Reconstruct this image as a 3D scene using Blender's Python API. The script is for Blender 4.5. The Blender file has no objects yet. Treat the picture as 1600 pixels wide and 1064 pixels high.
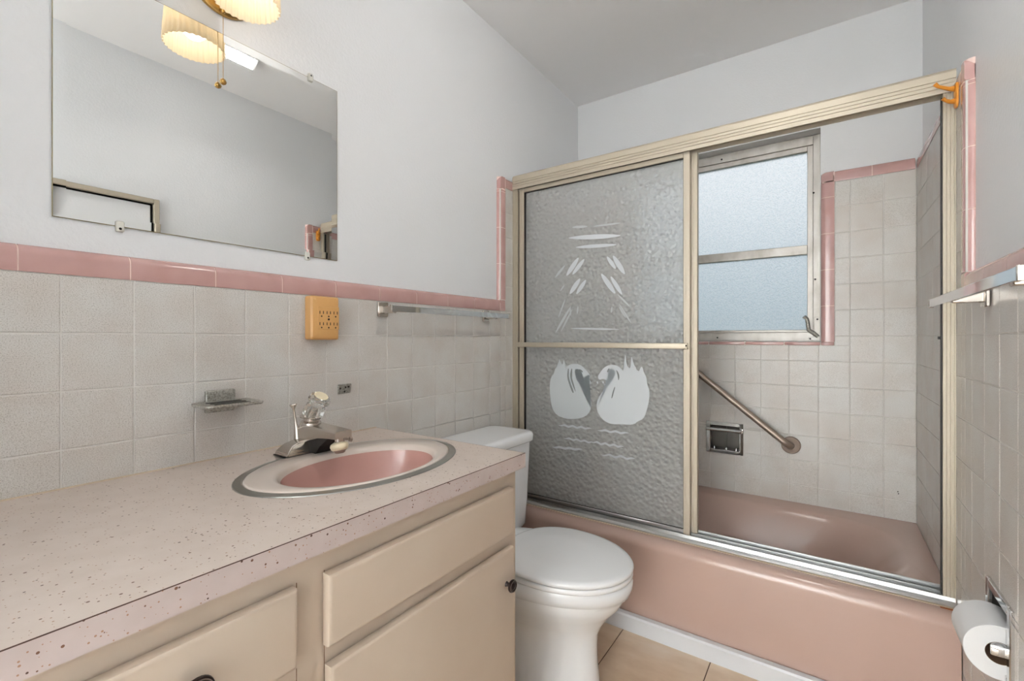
import bpy, bmesh, math, random
from mathutils import Vector, Matrix
PI = math.pi
sc = bpy.context.scene
C = sc.collection

# ------------------------------------------------------------------ camera
F_PX, YAW, CAMX, CAMZ, HORIZON = 713.5, 0.6063, 1.1777, 1.065, 528.5
cd = bpy.data.cameras.new('camera'); cam = bpy.data.objects.new('camera', cd); C.objects.link(cam)
cam.location = (CAMX, 0.0, CAMZ); cam.rotation_euler = (PI/2, 0, YAW)
cd.sensor_width = 36.0; cd.lens = F_PX/1600*36; cd.shift_y = (HORIZON-532)/1600*1.0
cd.clip_start = 0.02; cd.clip_end = 100
sc.camera = cam

# ------------------------------------------------------------------ world, exposure, light levels
sc.view_settings.view_transform = 'Standard'; sc.view_settings.look = 'None'
sc.view_settings.gamma = 1.0; sc.view_settings.use_curve_mapping = False
sc.view_settings.exposure = 0.12
SKY_STRENGTH = 1.0
CEIL_LAMP, HALL_FILL, BULB = 165.0, 335.0, 6.5        # radiance of the lens, the unseen fill globes added in the hall, the vanity bulb
w = bpy.data.worlds.new('sky'); sc.world = w; w.use_nodes = True
bg = w.node_tree.nodes['Background']; bg.inputs[0].default_value = (0.93, 0.965, 1.0, 1); bg.inputs[1].default_value = SKY_STRENGTH
sc.cycles.use_denoising = True
sc.cycles.max_bounces = 14; sc.cycles.diffuse_bounces = 6; sc.cycles.glossy_bounces = 6
sc.cycles.transmission_bounces = 14; sc.cycles.transparent_max_bounces = 12
sc.cycles.caustics_refractive = True; sc.cycles.caustics_reflective = False
sc.cycles.sample_clamp_indirect = 6.0; sc.cycles.blur_glossy = 0.5

# ------------------------------------------------------------------ materials
def lin(v):
    v /= 255.0
    return v/12.92 if v <= 0.04045 else ((v+0.055)/1.055)**2.4
def rgb(r, g, b): return (lin(r), lin(g), lin(b), 1)
MATS = {}
def mat(name, col, rough=0.5, metal=0.0, spec=0.5, coat=0.0, **kw):
    m = bpy.data.materials.new(name); m.use_nodes = True
    p = m.node_tree.nodes['Principled BSDF']
    p.inputs['Base Color'].default_value = rgb(*col); p.inputs['Roughness'].default_value = rough
    p.inputs['Metallic'].default_value = metal; p.inputs['Specular IOR Level'].default_value = spec
    p.inputs['Coat Weight'].default_value = coat; p.inputs['Coat Roughness'].default_value = 0.08
    for k, v in kw.items(): p.inputs[k.replace('_', ' ')].default_value = v
    MATS[name] = m
    return m
def nodes(m): return m.node_tree.nodes, m.node_tree.links, m.node_tree.nodes['Principled BSDF']
def coords(m, scale=(1, 1, 1)):
    n, l, p = nodes(m)
    g = n.new('ShaderNodeNewGeometry'); mp = n.new('ShaderNodeMapping'); mp.inputs['Scale'].default_value = scale
    l.new(g.outputs['Position'], mp.inputs['Vector'])
    return mp.outputs['Vector']
def noise(m, vec, scale, detail=2.0, rough=0.5):
    n, l, p = nodes(m)
    t = n.new('ShaderNodeTexNoise'); t.inputs['Scale'].default_value = scale; t.inputs['Detail'].default_value = detail
    t.inputs['Roughness'].default_value = rough; l.new(vec, t.inputs['Vector']); return t.outputs['Fac']
def ramp(m, fac, stops):
    n, l, p = nodes(m)
    r = n.new('ShaderNodeValToRGB'); e = r.color_ramp.elements
    while len(e) < len(stops): e.new(0.5)
    for k, (pos, col) in enumerate(stops): e[k].position = pos; e[k].color = col
    l.new(fac, r.inputs[0]); return r.outputs[0]
def bump(m, fac, strength, dist=0.01):
    n, l, p = nodes(m)
    b = n.new('ShaderNodeBump'); b.inputs['Strength'].default_value = strength; b.inputs['Distance'].default_value = dist
    l.new(fac, b.inputs['Height']); l.new(b.outputs[0], p.inputs['Normal']); return b
def mixc(m, fac, a, b):
    n, l, p = nodes(m)
    x = n.new('ShaderNodeMix'); x.data_type = 'RGBA'; l.new(fac, x.inputs[0])
    for i, v in ((6, a), (7, b)):
        if isinstance(v, tuple): x.inputs[i].default_value = v
        else: l.new(v, x.inputs[i])
    return x.outputs[2]
def basecol(m, out):
    n, l, p = nodes(m); l.new(out, p.inputs['Base Color'])

M_PAINT = mat('wall_paint', (234, 235, 236), 0.34)
bump(M_PAINT, noise(M_PAINT, coords(M_PAINT), 130, 3), 0.22, 0.004)
M_CEIL = mat('ceiling_paint', (250, 250, 250), 0.8)
bump(M_CEIL, noise(M_CEIL, coords(M_CEIL), 60, 3), 0.06, 0.004)
M_GROUT = mat('grout', (224, 220, 214), 0.85)
M_TGROUT = mat('pale_pink_grout', (232, 206, 198), 0.8)
M_TILE = mat('speckled_tile', (222, 216, 208), 0.34)
v = coords(M_TILE)
sp = noise(M_TILE, v, 560, 2, 0.6)
big = noise(M_TILE, v, 9, 2)
c1 = ramp(M_TILE, sp, [(0.30, rgb(176, 170, 162)), (0.45, rgb(210, 207, 202)), (0.62, rgb(222, 220, 216))])
c2 = ramp(M_TILE, big, [(0.3, rgb(246, 240, 236)), (0.7, rgb(255, 255, 255))])
n_, l_, p_ = nodes(M_TILE); mm = n_.new('ShaderNodeMix'); mm.data_type = 'RGBA'; mm.blend_type = 'MULTIPLY'; mm.inputs[0].default_value = 1.0
l_.new(c1, mm.inputs[6]); l_.new(c2, mm.inputs[7]); l_.new(mm.outputs[2], p_.inputs['Base Color'])
bump(M_TILE, sp, 0.02, 0.001)
M_PINK = mat('pink_glazed_trim', (205, 152, 148), 0.16, coat=0.3)
basecol(M_PINK, ramp(M_PINK, noise(M_PINK, coords(M_PINK), 14, 2), [(0.3, rgb(186, 146, 141)), (0.7, rgb(196, 157, 152))]))
M_TUB = mat('pink_porcelain', (214, 170, 160), 0.2, coat=0.25)
basecol(M_TUB, ramp(M_TUB, noise(M_TUB, coords(M_TUB), 3, 2), [(0.3, rgb(181, 154, 143)), (0.7, rgb(187, 160, 149))]))
M_BOWL = mat('pink_basin', (190, 147, 138), 0.2, coat=0.3)
M_RIM = mat('pale_pink_rim', (216, 203, 192), 0.22, coat=0.3)
M_WHITE = mat('white_porcelain', (246, 248, 250), 0.14, coat=0.3)
M_PLASTIC = mat('white_plastic', (247, 248, 249), 0.25)
M_FLOOR = mat('beige_floor_tile', (214, 190, 160), 0.3)
fc = coords(M_FLOOR, (1, 2.2, 1))
basecol(M_FLOOR, ramp(M_FLOOR, noise(M_FLOOR, fc, 5, 4, 0.55), [(0.3, rgb(202, 176, 148)), (0.55, rgb(217, 195, 170)), (0.75, rgb(222, 206, 188))]))
M_FGROUT = mat('dark_floor_grout', (96, 74, 58), 0.9)
M_STRIP = mat('white_vinyl_strip', (226, 229, 233), 0.45)
M_ALU = mat('champagne_aluminium', (188, 178, 160), 0.45, metal=0.4)
M_SILVER = mat('silver_aluminium', (205, 206, 206), 0.28, metal=1.0)
M_DULL = mat('window_aluminium', (196, 190, 180), 0.45, metal=0.35)
basecol(M_DULL, ramp(M_DULL, noise(M_DULL, coords(M_DULL, (2, 2, 1)), 9, 3), [(0.28, rgb(172, 166, 157)), (0.5, rgb(196, 191, 184)), (0.7, rgb(206, 202, 196))]))
M_CHROME = mat('chrome', (220, 220, 220), 0.06, metal=1.0)
M_FAUCET = mat('worn_chrome', (205, 198, 190), 0.2, metal=1.0)
M_STEEL = mat('brushed_steel', (158, 144, 132), 0.42, metal=0.75)
M_FLANGE = mat('dull_flange_steel', (140, 124, 112), 0.6, metal=0.4)
M_NICKEL = mat('pitted_nickel', (170, 170, 162), 0.38, metal=0.7)
basecol(M_NICKEL, ramp(M_NICKEL, noise(M_NICKEL, coords(M_NICKEL), 260, 3), [(0.35, rgb(146, 143, 134)), (0.6, rgb(192, 191, 184))]))
M_DKCHROME = mat('dark_recess_metal', (96, 93, 88), 0.3, metal=0.8)  # darker than the chrome frames around the recesses
M_BRASS = mat('polished_brass', (196, 158, 92), 0.22, metal=1.0)
M_GOLD = mat('brass_edge', (150, 138, 104), 0.4, metal=0.6)
M_RUBBER = mat('black_rubber', (30, 27, 24), 0.6)
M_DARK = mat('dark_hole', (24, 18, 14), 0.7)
M_BRONZE = mat('dark_bronze', (42, 32, 30), 0.3, metal=0.6)
M_BRONZE2 = mat('pale_bronze', (128, 120, 114), 0.3, metal=0.8)  # paler bronze for the knob rings
M_CAB = mat('cream_cabinet_paint', (186, 169, 151), 0.38)
basecol(M_CAB, ramp(M_CAB, noise(M_CAB, coords(M_CAB), 4, 3), [(0.3, rgb(195, 178, 160)), (0.7, rgb(201, 186, 169))]))
M_SEAM = mat('cabinet_seam', (120, 92, 70), 0.8)
def laminate(name, basec, mul):
    m = mat(name, basec, 0.36)
    n, l, p = nodes(m); vec = coords(m)
    base = ramp(m, noise(m, vec, 30, 3), [(0.3, rgb(basec[0]-6, basec[1]-7, basec[2]-8)), (0.7, rgb(*basec))])
    for scale, thr, col, seed in ((95, 0.145, (112, 78, 58), 0.0), (150, 0.15, (166, 128, 102), 3.7), (60, 0.085, (84, 58, 44), 7.1)):
        mp = n.new('ShaderNodeMapping'); mp.inputs['Location'].default_value = (seed, seed*0.7, seed*1.3); l.new(vec, mp.inputs['Vector'])
        vo = n.new('ShaderNodeTexVoronoi'); vo.inputs['Scale'].default_value = scale*mul; vo.inputs['Randomness'].default_value = 1.0
        l.new(mp.outputs[0], vo.inputs['Vector'])
        # only some of the cells carry a fleck
        wn = n.new('ShaderNodeSeparateColor'); l.new(vo.outputs['Color'], wn.inputs[0])
        gt = n.new('ShaderNodeMath'); gt.operation = 'GREATER_THAN'; gt.inputs[1].default_value = 0.38; l.new(wn.outputs[0], gt.inputs[0])
        sz = n.new('ShaderNodeMath'); sz.operation = 'MULTIPLY'; sz.inputs[1].default_value = thr*1.5; l.new(wn.outputs[1], sz.inputs[0])
        lt = n.new('ShaderNodeMath'); lt.operation = 'LESS_THAN'; l.new(vo.outputs['Distance'], lt.inputs[0]); l.new(sz.outputs[0], lt.inputs[1])
        a = n.new('ShaderNodeMath'); a.operation = 'MULTIPLY'; l.new(gt.outputs[0], a.inputs[0]); l.new(lt.outputs[0], a.inputs[1])
        base = mixc(m, a.outputs[0], base, rgb(*col))
    basecol(m, base); return m
M_LAM = laminate('flecked_laminate', (213, 199, 189), 1.25)
M_LAMEDGE = laminate('flecked_laminate_edge', (198, 184, 180), 1.25)
M_LAMLINE = mat('laminate_joint', (78, 52, 44), 0.7)
M_TAN = mat('tan_plastic', (206, 158, 98), 0.34)
M_AMBER = mat('amber_plastic', (206, 136, 48), 0.28)
M_CREAM = mat('cream_plastic', (232, 218, 186), 0.35)
M_PAPER = mat('tissue_paper', (240, 240, 240), 0.9)
bump(M_PAPER, noise(M_PAPER, coords(M_PAPER), 160, 2), 0.12, 0.003)
M_CARD = mat('cardboard_core', (120, 96, 74), 0.9)
M_MIRROR = mat('mirror_silver', (246, 247, 246), 0.012, metal=1.0)
M_CLIP = mat('clear_clip', (250, 248, 238), 0.1, spec=0.6)
nodes(M_CLIP)[2].inputs['Transmission Weight'].default_value = 0.25
M_ACRYL = mat('clear_acrylic', (250, 252, 250), 0.03); nodes(M_ACRYL)[2].inputs['Transmission Weight'].default_value = 1.0
nodes(M_ACRYL)[2].inputs['IOR'].default_value = 1.46
M_RING = mat('sink_ring_steel', (168, 168, 162), 0.34, metal=1.0)
M_STAIN = mat('rust_stain', (150, 84, 36), 0.8)
M_CAULK = mat('aged_caulk', (206, 186, 162), 0.7)
M_HALLWALL = mat('hall_paint', (244, 243, 241), 0.7)
M_HALLFLOOR = mat('hall_floor', (236, 235, 233), 0.6)  # kept near white to bounce light up through the archway
M_OUT = mat('backdrop_pale', (222, 232, 240), 0.9)
M_LAWN = mat('lawn', (98, 118, 84), 0.95)

def glass(name, rough, tint=(245, 250, 250)):
    m = mat(name, tint, rough); n, l, p = nodes(m)
    p.inputs['Transmission Weight'].default_value = 1.0; p.inputs['IOR'].default_value = 1.45
    return m
M_PANE = glass('obscure_window_glass', 0.30, (250, 253, 255))
vp = coords(M_PANE); gp = noise(M_PANE, vp, 190, 2, 0.65)
basecol(M_PANE, ramp(M_PANE, gp, [(0.35, rgb(222, 230, 234)), (0.62, rgb(255, 255, 255))]))
bump(M_PANE, gp, 0.7, 0.005)
M_HAMMER = glass('hammered_door_glass', 0.05, (254, 255, 255))
vh = coords(M_HAMMER)
n_, l_, p_ = nodes(M_HAMMER)
vo = n_.new('ShaderNodeTexVoronoi'); vo.feature = 'SMOOTH_F1'; vo.inputs['Scale'].default_value = 62; vo.inputs['Smoothness'].default_value = 0.6
l_.new(vh, vo.inputs['Vector'])
nn = noise(M_HAMMER, vh, 34, 2, 0.5)
ad = n_.new('ShaderNodeMath'); ad.operation = 'ADD'; l_.new(vo.outputs['Distance'], ad.inputs[0]); l_.new(nn, ad.inputs[1])
bump(M_HAMMER, ad.outputs[0], 0.9, 0.007)
M_REEDED = glass('rear_door_glass', 0.02, (254, 255, 255))
def cloud(m, amount, col, trans):      # the milky part of an obscure pane: scatters light both ways
    n, l, p = nodes(m); out = n['Material Output']
    t_ = n.new('ShaderNodeBsdfTranslucent'); d_ = n.new('ShaderNodeBsdfDiffuse'); t_.inputs[0].default_value = rgb(*col); d_.inputs[0].default_value = rgb(*col)
    m1 = n.new('ShaderNodeMixShader'); m1.inputs[0].default_value = 1-trans; l.new(t_.outputs[0], m1.inputs[1]); l.new(d_.outputs[0], m1.inputs[2])
    m2 = n.new('ShaderNodeMixShader'); m2.inputs[0].default_value = amount; l.new(p.outputs[0], m2.inputs[1]); l.new(m1.outputs[0], m2.inputs[2])
    l.new(m2.outputs[0], out.inputs[0])
    if p.inputs['Normal'].is_linked:
        s_ = p.inputs['Normal'].links[0].from_socket; l.new(s_, d_.inputs['Normal']); l.new(s_, t_.inputs['Normal'])
cloud(M_HAMMER, 0.47, (246, 248, 246), 0.55)
M_ETCH = mat('etched_frost', (232, 238, 242), 0.8)
def frost(name, alpha, col=(236, 242, 246)):
    m = mat(name, col, 0.8); nodes(m)[2].inputs['Alpha'].default_value = alpha
    return m
M_ETCH = frost('etched_frost', 0.75); M_ETCH2 = frost('etched_frost_faint', 0.8, (214, 220, 221))
M_ETCHM = frost('etched_frost_soft', 0.78, (222, 229, 232))
M_ETCHLINE = mat('etch_gap_grey', (148, 154, 154), 0.7); nodes(M_ETCHLINE)[2].inputs['Alpha'].default_value = 0.6
def emit(name, col, s):
    m = bpy.data.materials.new(name); m.use_nodes = True; n = m.node_tree.nodes; n.clear()
    e = n.new('ShaderNodeEmission'); o = n.new('ShaderNodeOutputMaterial'); e.inputs[0].default_value = col; e.inputs[1].default_value = s
    m.node_tree.links.new(e.outputs[0], o.inputs[0]); return m
M_LENS = emit('ceiling_lens_light', (1, 0.97, 0.93, 1), CEIL_LAMP)
M_BULB = emit('bulb_light', (1, 0.93, 0.80, 1), BULB)
M_FILLGLOBE = emit('hall_fill_light', (0.93, 0.97, 1, 1), HALL_FILL)
M_SHADE = bpy.data.materials.new('cream_glass_shade'); M_SHADE.use_nodes = True
n_ = M_SHADE.node_tree.nodes; l_ = M_SHADE.node_tree.links; p_ = n_['Principled BSDF']
p_.inputs['Base Color'].default_value = rgb(252, 242, 222); p_.inputs['Roughness'].default_value = 0.25
tr = n_.new('ShaderNodeBsdfTranslucent'); tr.inputs[0].default_value = rgb(255, 246, 228)
mx = n_.new('ShaderNodeMixShader'); mx.inputs[0].default_value = 0.55
l_.new(p_.outputs[0], mx.inputs[1]); l_.new(tr.outputs[0], mx.inputs[2]); l_.new(mx.outputs[0], n_['Material Output'].inputs[0])

# ------------------------------------------------------------------ mesh helpers
def link_mesh(name, bm, m, parent=None, smooth=False, loc=(0, 0, 0)):
    bmesh.ops.recalc_face_normals(bm, faces=bm.faces)
    me = bpy.data.meshes.new(name); bm.to_mesh(me); bm.free()
    if m is not None:
        for x in (m if isinstance(m, (list, tuple)) else [m]): me.materials.append(x)
    if smooth:
        for f in me.polygons: f.use_smooth = True
        me.set_sharp_from_angle(angle=math.radians(smooth if smooth is not True else 40))
    o = bpy.data.objects.new(name, me); C.objects.link(o); o.location = loc
    if parent is not None: put(o, parent)
    return o
def put(o, parent):                # parts are modelled in world space: keep them there
    o.parent = parent; o.matrix_parent_inverse = Matrix.Translation(-world_loc(parent))
def world_loc(o):
    p = Vector(o.location)
    q = o
    while q.parent is not None:
        p = p + q.matrix_parent_inverse.to_translation() + Vector(q.parent.location); q = q.parent
    return p
def tag(o, label=None, cat=None, group=None, kind=None):
    if label: o['label'] = label
    if cat: o['category'] = cat
    if group: o['group'] = group
    if kind: o['kind'] = kind
    return o
def thing(name, label, cat, loc=(0, 0, 0), group=None):
    o = bpy.data.objects.new(name, None); C.objects.link(o); o.location = loc; o.empty_display_size = 0.05
    return tag(o, label, cat, group)
def box(bm, a, b, bev=0.0, seg=2):
    x0, y0, z0 = [min(p, q) for p, q in zip(a, b)]; x1, y1, z1 = [max(p, q) for p, q in zip(a, b)]
    vs = [bm.verts.new(p) for p in ((x0, y0, z0), (x1, y0, z0), (x1, y1, z0), (x0, y1, z0), (x0, y0, z1), (x1, y0, z1), (x1, y1, z1), (x0, y1, z1))]
    fs = [bm.faces.new([vs[i] for i in q]) for q in ((0, 3, 2, 1), (4, 5, 6, 7), (0, 1, 5, 4), (1, 2, 6, 5), (2, 3, 7, 6), (3, 0, 4, 7))]
    if bev > 0:
        es = list({e for f in fs for e in f.edges})
        bmesh.ops.bevel(bm, geom=es, offset=bev, segments=seg, profile=0.5, affect='EDGES')
def mbox(name, a, b, m, parent=None, bev=0.0, seg=2):
    bm = bmesh.new(); box(bm, a, b, bev, seg); return link_mesh(name, bm, m, parent, smooth=bev > 0)
def frame_axes(d):
    d = Vector(d).normalized(); up = Vector((0, 0, 1)) if abs(d.z) < 0.9 else Vector((1, 0, 0))
    u = d.cross(up).normalized(); return d, u, u.cross(d).normalized()
def loft(bm, rings, cap0=True, cap1=True, closed=True):
    R = [[bm.verts.new(p) for p in r] for r in rings]
    n = len(R[0])
    for a, b in zip(R, R[1:]):
        for i in range(n if closed else n-1):
            j = (i+1) % n
            try: bm.faces.new((a[i], a[j], b[j], b[i]))
            except ValueError: pass
    if cap0: bm.faces.new(R[0])
    if cap1: bm.faces.new(R[-1])
    return R
def lathe(bm, origin, axis, prof, n=32, cap0=True, cap1=True):      # prof: (distance along axis, radius)
    d, u, v_ = frame_axes(axis); o = Vector(origin)
    loft(bm, [[o+d*t+(u*math.cos(2*PI*i/n)+v_*math.sin(2*PI*i/n))*r for i in range(n)] for t, r in prof], cap0, cap1)
def tube(bm, pts, r, n=14):
    pts = [Vector(p) for p in pts]; rings = []
    prev = None
    for i, p in enumerate(pts):
        t = (pts[min(i+1, len(pts)-1)]-pts[max(i-1, 0)]).normalized()
        if prev is None: _, u, _2 = frame_axes(t)
        else: u = (prev - t*prev.dot(t)).normalized()
        prev = u; w_ = t.cross(u)
        rr = r[i] if isinstance(r, (list, tuple)) else r
        rings.append([p+(u*math.cos(2*PI*k/n)+w_*math.sin(2*PI*k/n))*rr for k in range(n)])
    loft(bm, rings)
def extrude(bm, prof, axis, a, b):      # prof: 2D points, axis 'x': (y,z) / 'y': (x,z) / 'z': (x,y)
    def P(q, t): return {'x': (t, q[0], q[1]), 'y': (q[0], t, q[1]), 'z': (q[0], q[1], t)}[axis]
    loft(bm, [[P(q, a) for q in prof], [P(q, b) for q in prof]])
def rrect(cx, cy, hx, hy, r, z, nc=8, ns=8):
    pts = []
    for sx, sy, a0 in ((1, 1, 0), (-1, 1, PI/2), (-1, -1, PI), (1, -1, 1.5*PI)):
        for k in range(nc+1):
            a = a0+PI/2*k/nc
            pts.append((cx+sx*(hx-r)+r*math.cos(a), cy+sy*(hy-r)+r*math.sin(a), z))
        # straight run to the next corner
        nx, ny = {(1, 1): (-1, 1), (-1, 1): (-1, -1), (-1, -1): (1, -1), (1, -1): (1, 1)}[(sx, sy)]
        b0 = a0+PI/2
        e = (cx+nx*(hx-r)+r*math.cos(b0), cy+ny*(hy-r)+r*math.sin(b0), z); s_ = pts[-1]
        for k in range(1, ns): pts.append(tuple(s_[i]+(e[i]-s_[i])*k/ns for i in range(3)))
    return pts
def polyslab(bm, pts2, y0, y1):         # polygon in (x, z) extruded along y
    extrude(bm, pts2, 'y', y0, y1)
def subtract(rect, hole):
    a0, b0, a1, b1 = rect; h0, k0, h1, k1 = hole
    if h1 <= a0+1e-6 or h0 >= a1-1e-6 or k1 <= b0+1e-6 or k0 >= b1-1e-6: return [rect]
    out = []
    if k0 > b0: out.append((a0, b0, a1, k0))
    if k1 < b1: out.append((a0, k1, a1, b1))
    m0, m1 = max(b0, k0), min(b1, k1)
    if h0 > a0: out.append((a0, m0, h0, m1))
    if h1 < a1: out.append((h1, m0, a1, m1))
    return out
def carve(rects, holes):
    for h in holes: rects = [q for r in rects for q in subtract(r, h)]
    return rects

# ------------------------------------------------------------------ room dimensions
XR, YB, YF, ZC = 1.4624, 2.3788, -2.1, 2.410
P = 0.1095; ROW1 = 1.0744; TILETOP = 1.1844; TRIMTOP = 1.2340
YTRIM0, YTRIM1 = 1.607, 1.647          # upright pink border beside the tub
TUBTILE = ROW1+6*P; TUBTRIM = TUBTILE+0.047
PL = 0.019                             # tiles stand this far in front of the plaster
WIN = (0.27, 1.050, 1.149, 1.985)      # window opening in the back wall
SOAP = (0.700, 0.527, 0.836, 0.650)    # recess of the soap niche
TPR = (1.245, 0.416, 1.378, 0.541)     # recess of the paper holder
LEFT, BACK, RIGHT = 'L', 'B', 'R'
def wp(side, u, z, dpt):               # point on a wall: u along it, dpt out of the tile face into the room
    return {'L': (dpt, u, z), 'B': (u, YB-dpt, z), 'R': (XR-dpt, u, z)}[side]
def slab(bm, side, rect, d0, d1):
    box(bm, wp(side, rect[0], rect[1], d0), wp(side, rect[2], rect[3], d1))

def wall(name, side, u0, u1, holes, thick=0.12):
    bm = bmesh.new()
    for r in carve([(u0, -0.02, u1, ZC+0.02)], holes): slab(bm, side, r, -PL-thick, -PL)
    return tag(link_mesh(name, bm, M_PAINT), kind='structure')
wl = wall('wall_left', LEFT, YF-0.12, YB+0.12, [])
wb = wall('wall_back', BACK, -0.10, XR+0.10, [WIN, SOAP])
wr = wall('wall_right', RIGHT, YF-0.12, YB+0.12, [TPR, (0.36, 1.12, 0.835, 1.725)])
bm = bmesh.new(); DOOR = (0.05, 1.415, 2.12)  # unseen wall set far back, archway widened, to even out hall light
for r in carve([(-PL, 0, XR+PL, ZC)], [(DOOR[0], 0, DOOR[1], DOOR[2])]): box(bm, (r[0], YF-0.12, r[1]), (r[2], YF, r[3]))
wf = tag(link_mesh('wall_front', bm, M_PAINT), kind='structure')
tag(mbox('ceiling', (-0.12, YF-0.12, ZC), (XR+0.12, YB+0.12, ZC+0.1), M_CEIL), kind='structure')

# tiles ------------------------------------------------------------------
TCACHE = {}
def tile_mesh(side, wd, ht, m, th, edge, nm):
    key = (side, round(wd, 4), round(ht, 4), m.name, th)
    if key in TCACHE: return TCACHE[key]
    bm = bmesh.new(); a, b = wd/2, ht/2; e = min(edge, a*0.4, b*0.4)
    def q(u, z, dp): return {'L': (dp, u, z), 'B': (u, -dp, z), 'R': (-dp, u, z)}[side]
    loft(bm, [[q(s*a, t*b, -th) for s, t in ((-1, -1), (1, -1), (1, 1), (-1, 1))],
              [q(s*a, t*b, -0.0008) for s, t in ((-1, -1), (1, -1), (1, 1), (-1, 1))],
              [q(s*(a-e), t*(b-e), 0) for s, t in ((-1, -1), (1, -1), (1, 1), (-1, 1))]], cap0=False)
    bmesh.ops.recalc_face_normals(bm, faces=bm.faces)
    # an open shell: make sure the face looks into the room
    f = max(bm.faces, key=lambda f: f.calc_area())
    nv = Vector(q(0, 0, 1))
    if f.normal.dot(nv) < 0: bmesh.ops.reverse_faces(bm, faces=bm.faces)
    me = bpy.data.meshes.new(nm); bm.to_mesh(me); bm.free(); me.materials.append(m); TCACHE[key] = me
    return me
rng = random.Random(4)
def tile(side, rect, parent, m=M_TILE, nm='tile', g=0.0013, jit=0.0003):
    wd, ht = rect[2]-rect[0]-2*g, rect[3]-rect[1]-2*g
    if wd < 0.004 or ht < 0.004: return
    o = bpy.data.objects.new(nm, tile_mesh(side, wd, ht, m, 0.005, 0.0012, nm)); C.objects.link(o)
    o.location = wp(side, (rect[0]+rect[2])/2, (rect[1]+rect[3])/2, rng.uniform(-jit, jit)); o.parent = parent
ROWS = [0.0]+[ROW1-P*k for k in range(9, -1, -1)]          # up to ROW1
def field(side, parent, us, zs, holes):
    for a, b in zip(us, us[1:]):
        for c, d in zip(zs, zs[1:]):
            for r in carve([(a, c, b, d)], holes): tile(side, r, parent)
def grout(side, parent, rects, holes):
    bm = bmesh.new()
    for r in carve(rects, holes): slab(bm, side, r, -PL-0.001, -0.0016)
    return link_mesh('grout', bm, M_GROUT, parent)
RIMZ = 0.339
# left wall: over the counter, behind the toilet, and the tub end
LJ = [0.2207+P*i for i in range(-7, 13)]
lowcut = ROW1-3*P
LOWUP = [lowcut, ROW1-2*P, ROW1-P, ROW1, TILETOP]
field(LEFT, wl, LJ+[YTRIM0, YTRIM1], LOWUP, [])
field(LEFT, wl, [y for y in LJ if y > 0.9]+[YTRIM0, YTRIM1], ROWS[:8], [(0, 0, 0.934, lowcut)])
TUBROWS = [RIMZ-0.004]+[ROW1-P*k for k in range(6, -7, -1)]
UPROWS = [lowcut]+[ROW1-P*k for k in range(2, -7, -1)]
field(LEFT, wl, [YTRIM1, 1.6985], ROWS[:8]+UPROWS[1:], [])
field(LEFT, wl, [1.6985]+[YB-P*k for k in range(6, -1, -1)], TUBROWS, [])
grout(LEFT, wl, [(-0.62, lowcut-0.03, YTRIM1, TILETOP+0.003), (0.9, 0, YTRIM1, lowcut), (YTRIM1-0.002, 0, YB, TUBTILE+0.003), (YTRIM0+0.004, TILETOP, YTRIM1, TUBTILE)], [])
# right wall
RJ = [1.652-P*k for k in range(12, -1, -1)]
field(RIGHT, wr, RJ[:-1]+[YTRIM0], ROWS+[TILETOP], [TPR])
field(RIGHT, wr, [YTRIM0, YTRIM1], ROWS+[TILETOP], [])
field(RIGHT, wr, [YTRIM1, 1.6985], ROWS+[ROW1+P*k for k in range(1, 7)], [])
field(RIGHT, wr, [1.6985]+[YB-P*k for k in range(6, -1, -1)], TUBROWS, [])
grout(RIGHT, wr, [(0.3, 0, YTRIM1, TILETOP+0.003), (YTRIM1-0.002, 0, YB, TUBTILE+0.003), (YTRIM0+0.004, TILETOP, YTRIM1, TUBTILE)], [TPR])
# back wall
BJ = [0.0]+[CAMX-0.4745+P*k for k in range(-6, 8)]
BJ = [b for b in BJ if b < XR-0.03]+[XR]
WTR = (WIN[0]-0.05, WIN[1]-0.016, WIN[2]+0.049, TUBTRIM+0.4)     # window with its pink border
field(BACK, wb, BJ, TUBROWS, [WTR, SOAP])
grout(BACK, wb, [(0, 0, XR, TUBTILE+0.003)], [(WIN[0]-0.01, WIN[1]-0.002, WIN[2]+0.01, 3), SOAP])

# pink bullnose border ----------------------------------------------------
def bull_profile(wd, flip):            # (across, depth) profile: square at 0, rounded over at wd
    pts = [(0, -PL+0.0003), (0, 0.0006), (wd*0.04, 0.0012)]
    r = 0.018
    for k in range(7):
        a = PI/2*k/6
        pts.append((wd-r+r*math.sin(a), 0.0012-r+r*math.cos(a)+0.0))
    pts = [(u, max(dp, -PL+0.0002)) for u, dp in pts]
    pts.append((wd, -PL)); 
    return [(wd-u if flip else u, dp) for u, dp in pts]
def trim_tile(side, parent, horizontal, a0, a1, base, wd, flip=False, both=False):
    """horizontal: runs a0..a1 along the wall, rises from base; else runs a0..a1 in z, across from base"""
    bm = bmesh.new(); g = 0.0011
    prof = bull_profile(wd, flip)
    def q(al, ac, dp): return wp(side, al, base+ac, dp) if horizontal else wp(side, base+ac, al, dp)
    loft(bm, [[q(a0+g, u, dp) for u, dp in prof], [q(a1-g, u, dp) for u, dp in prof]])
    return link_mesh('trim_tile', bm, M_PINK, parent, smooth=50)
def trim_grout(side, parent, horizontal, a0, a1, base, wd, flip=False):
    bm = bmesh.new(); prof = [(u*(1-0.0011/wd), dp-0.0007 if dp > -PL+0.001 else dp) for u, dp in bull_profile(wd, False)]
    prof = [(wd-u if flip else u, dp) for u, dp in prof]
    def q(al, ac, dp): return wp(side, al, base+ac, dp) if horizontal else wp(side, base+ac, al, dp)
    loft(bm, [[q(a0, u, dp) for u, dp in prof], [q(a1, u, dp) for u, dp in prof]])
    return link_mesh('trim_grout', bm, M_TGROUT, parent, smooth=50)
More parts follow.
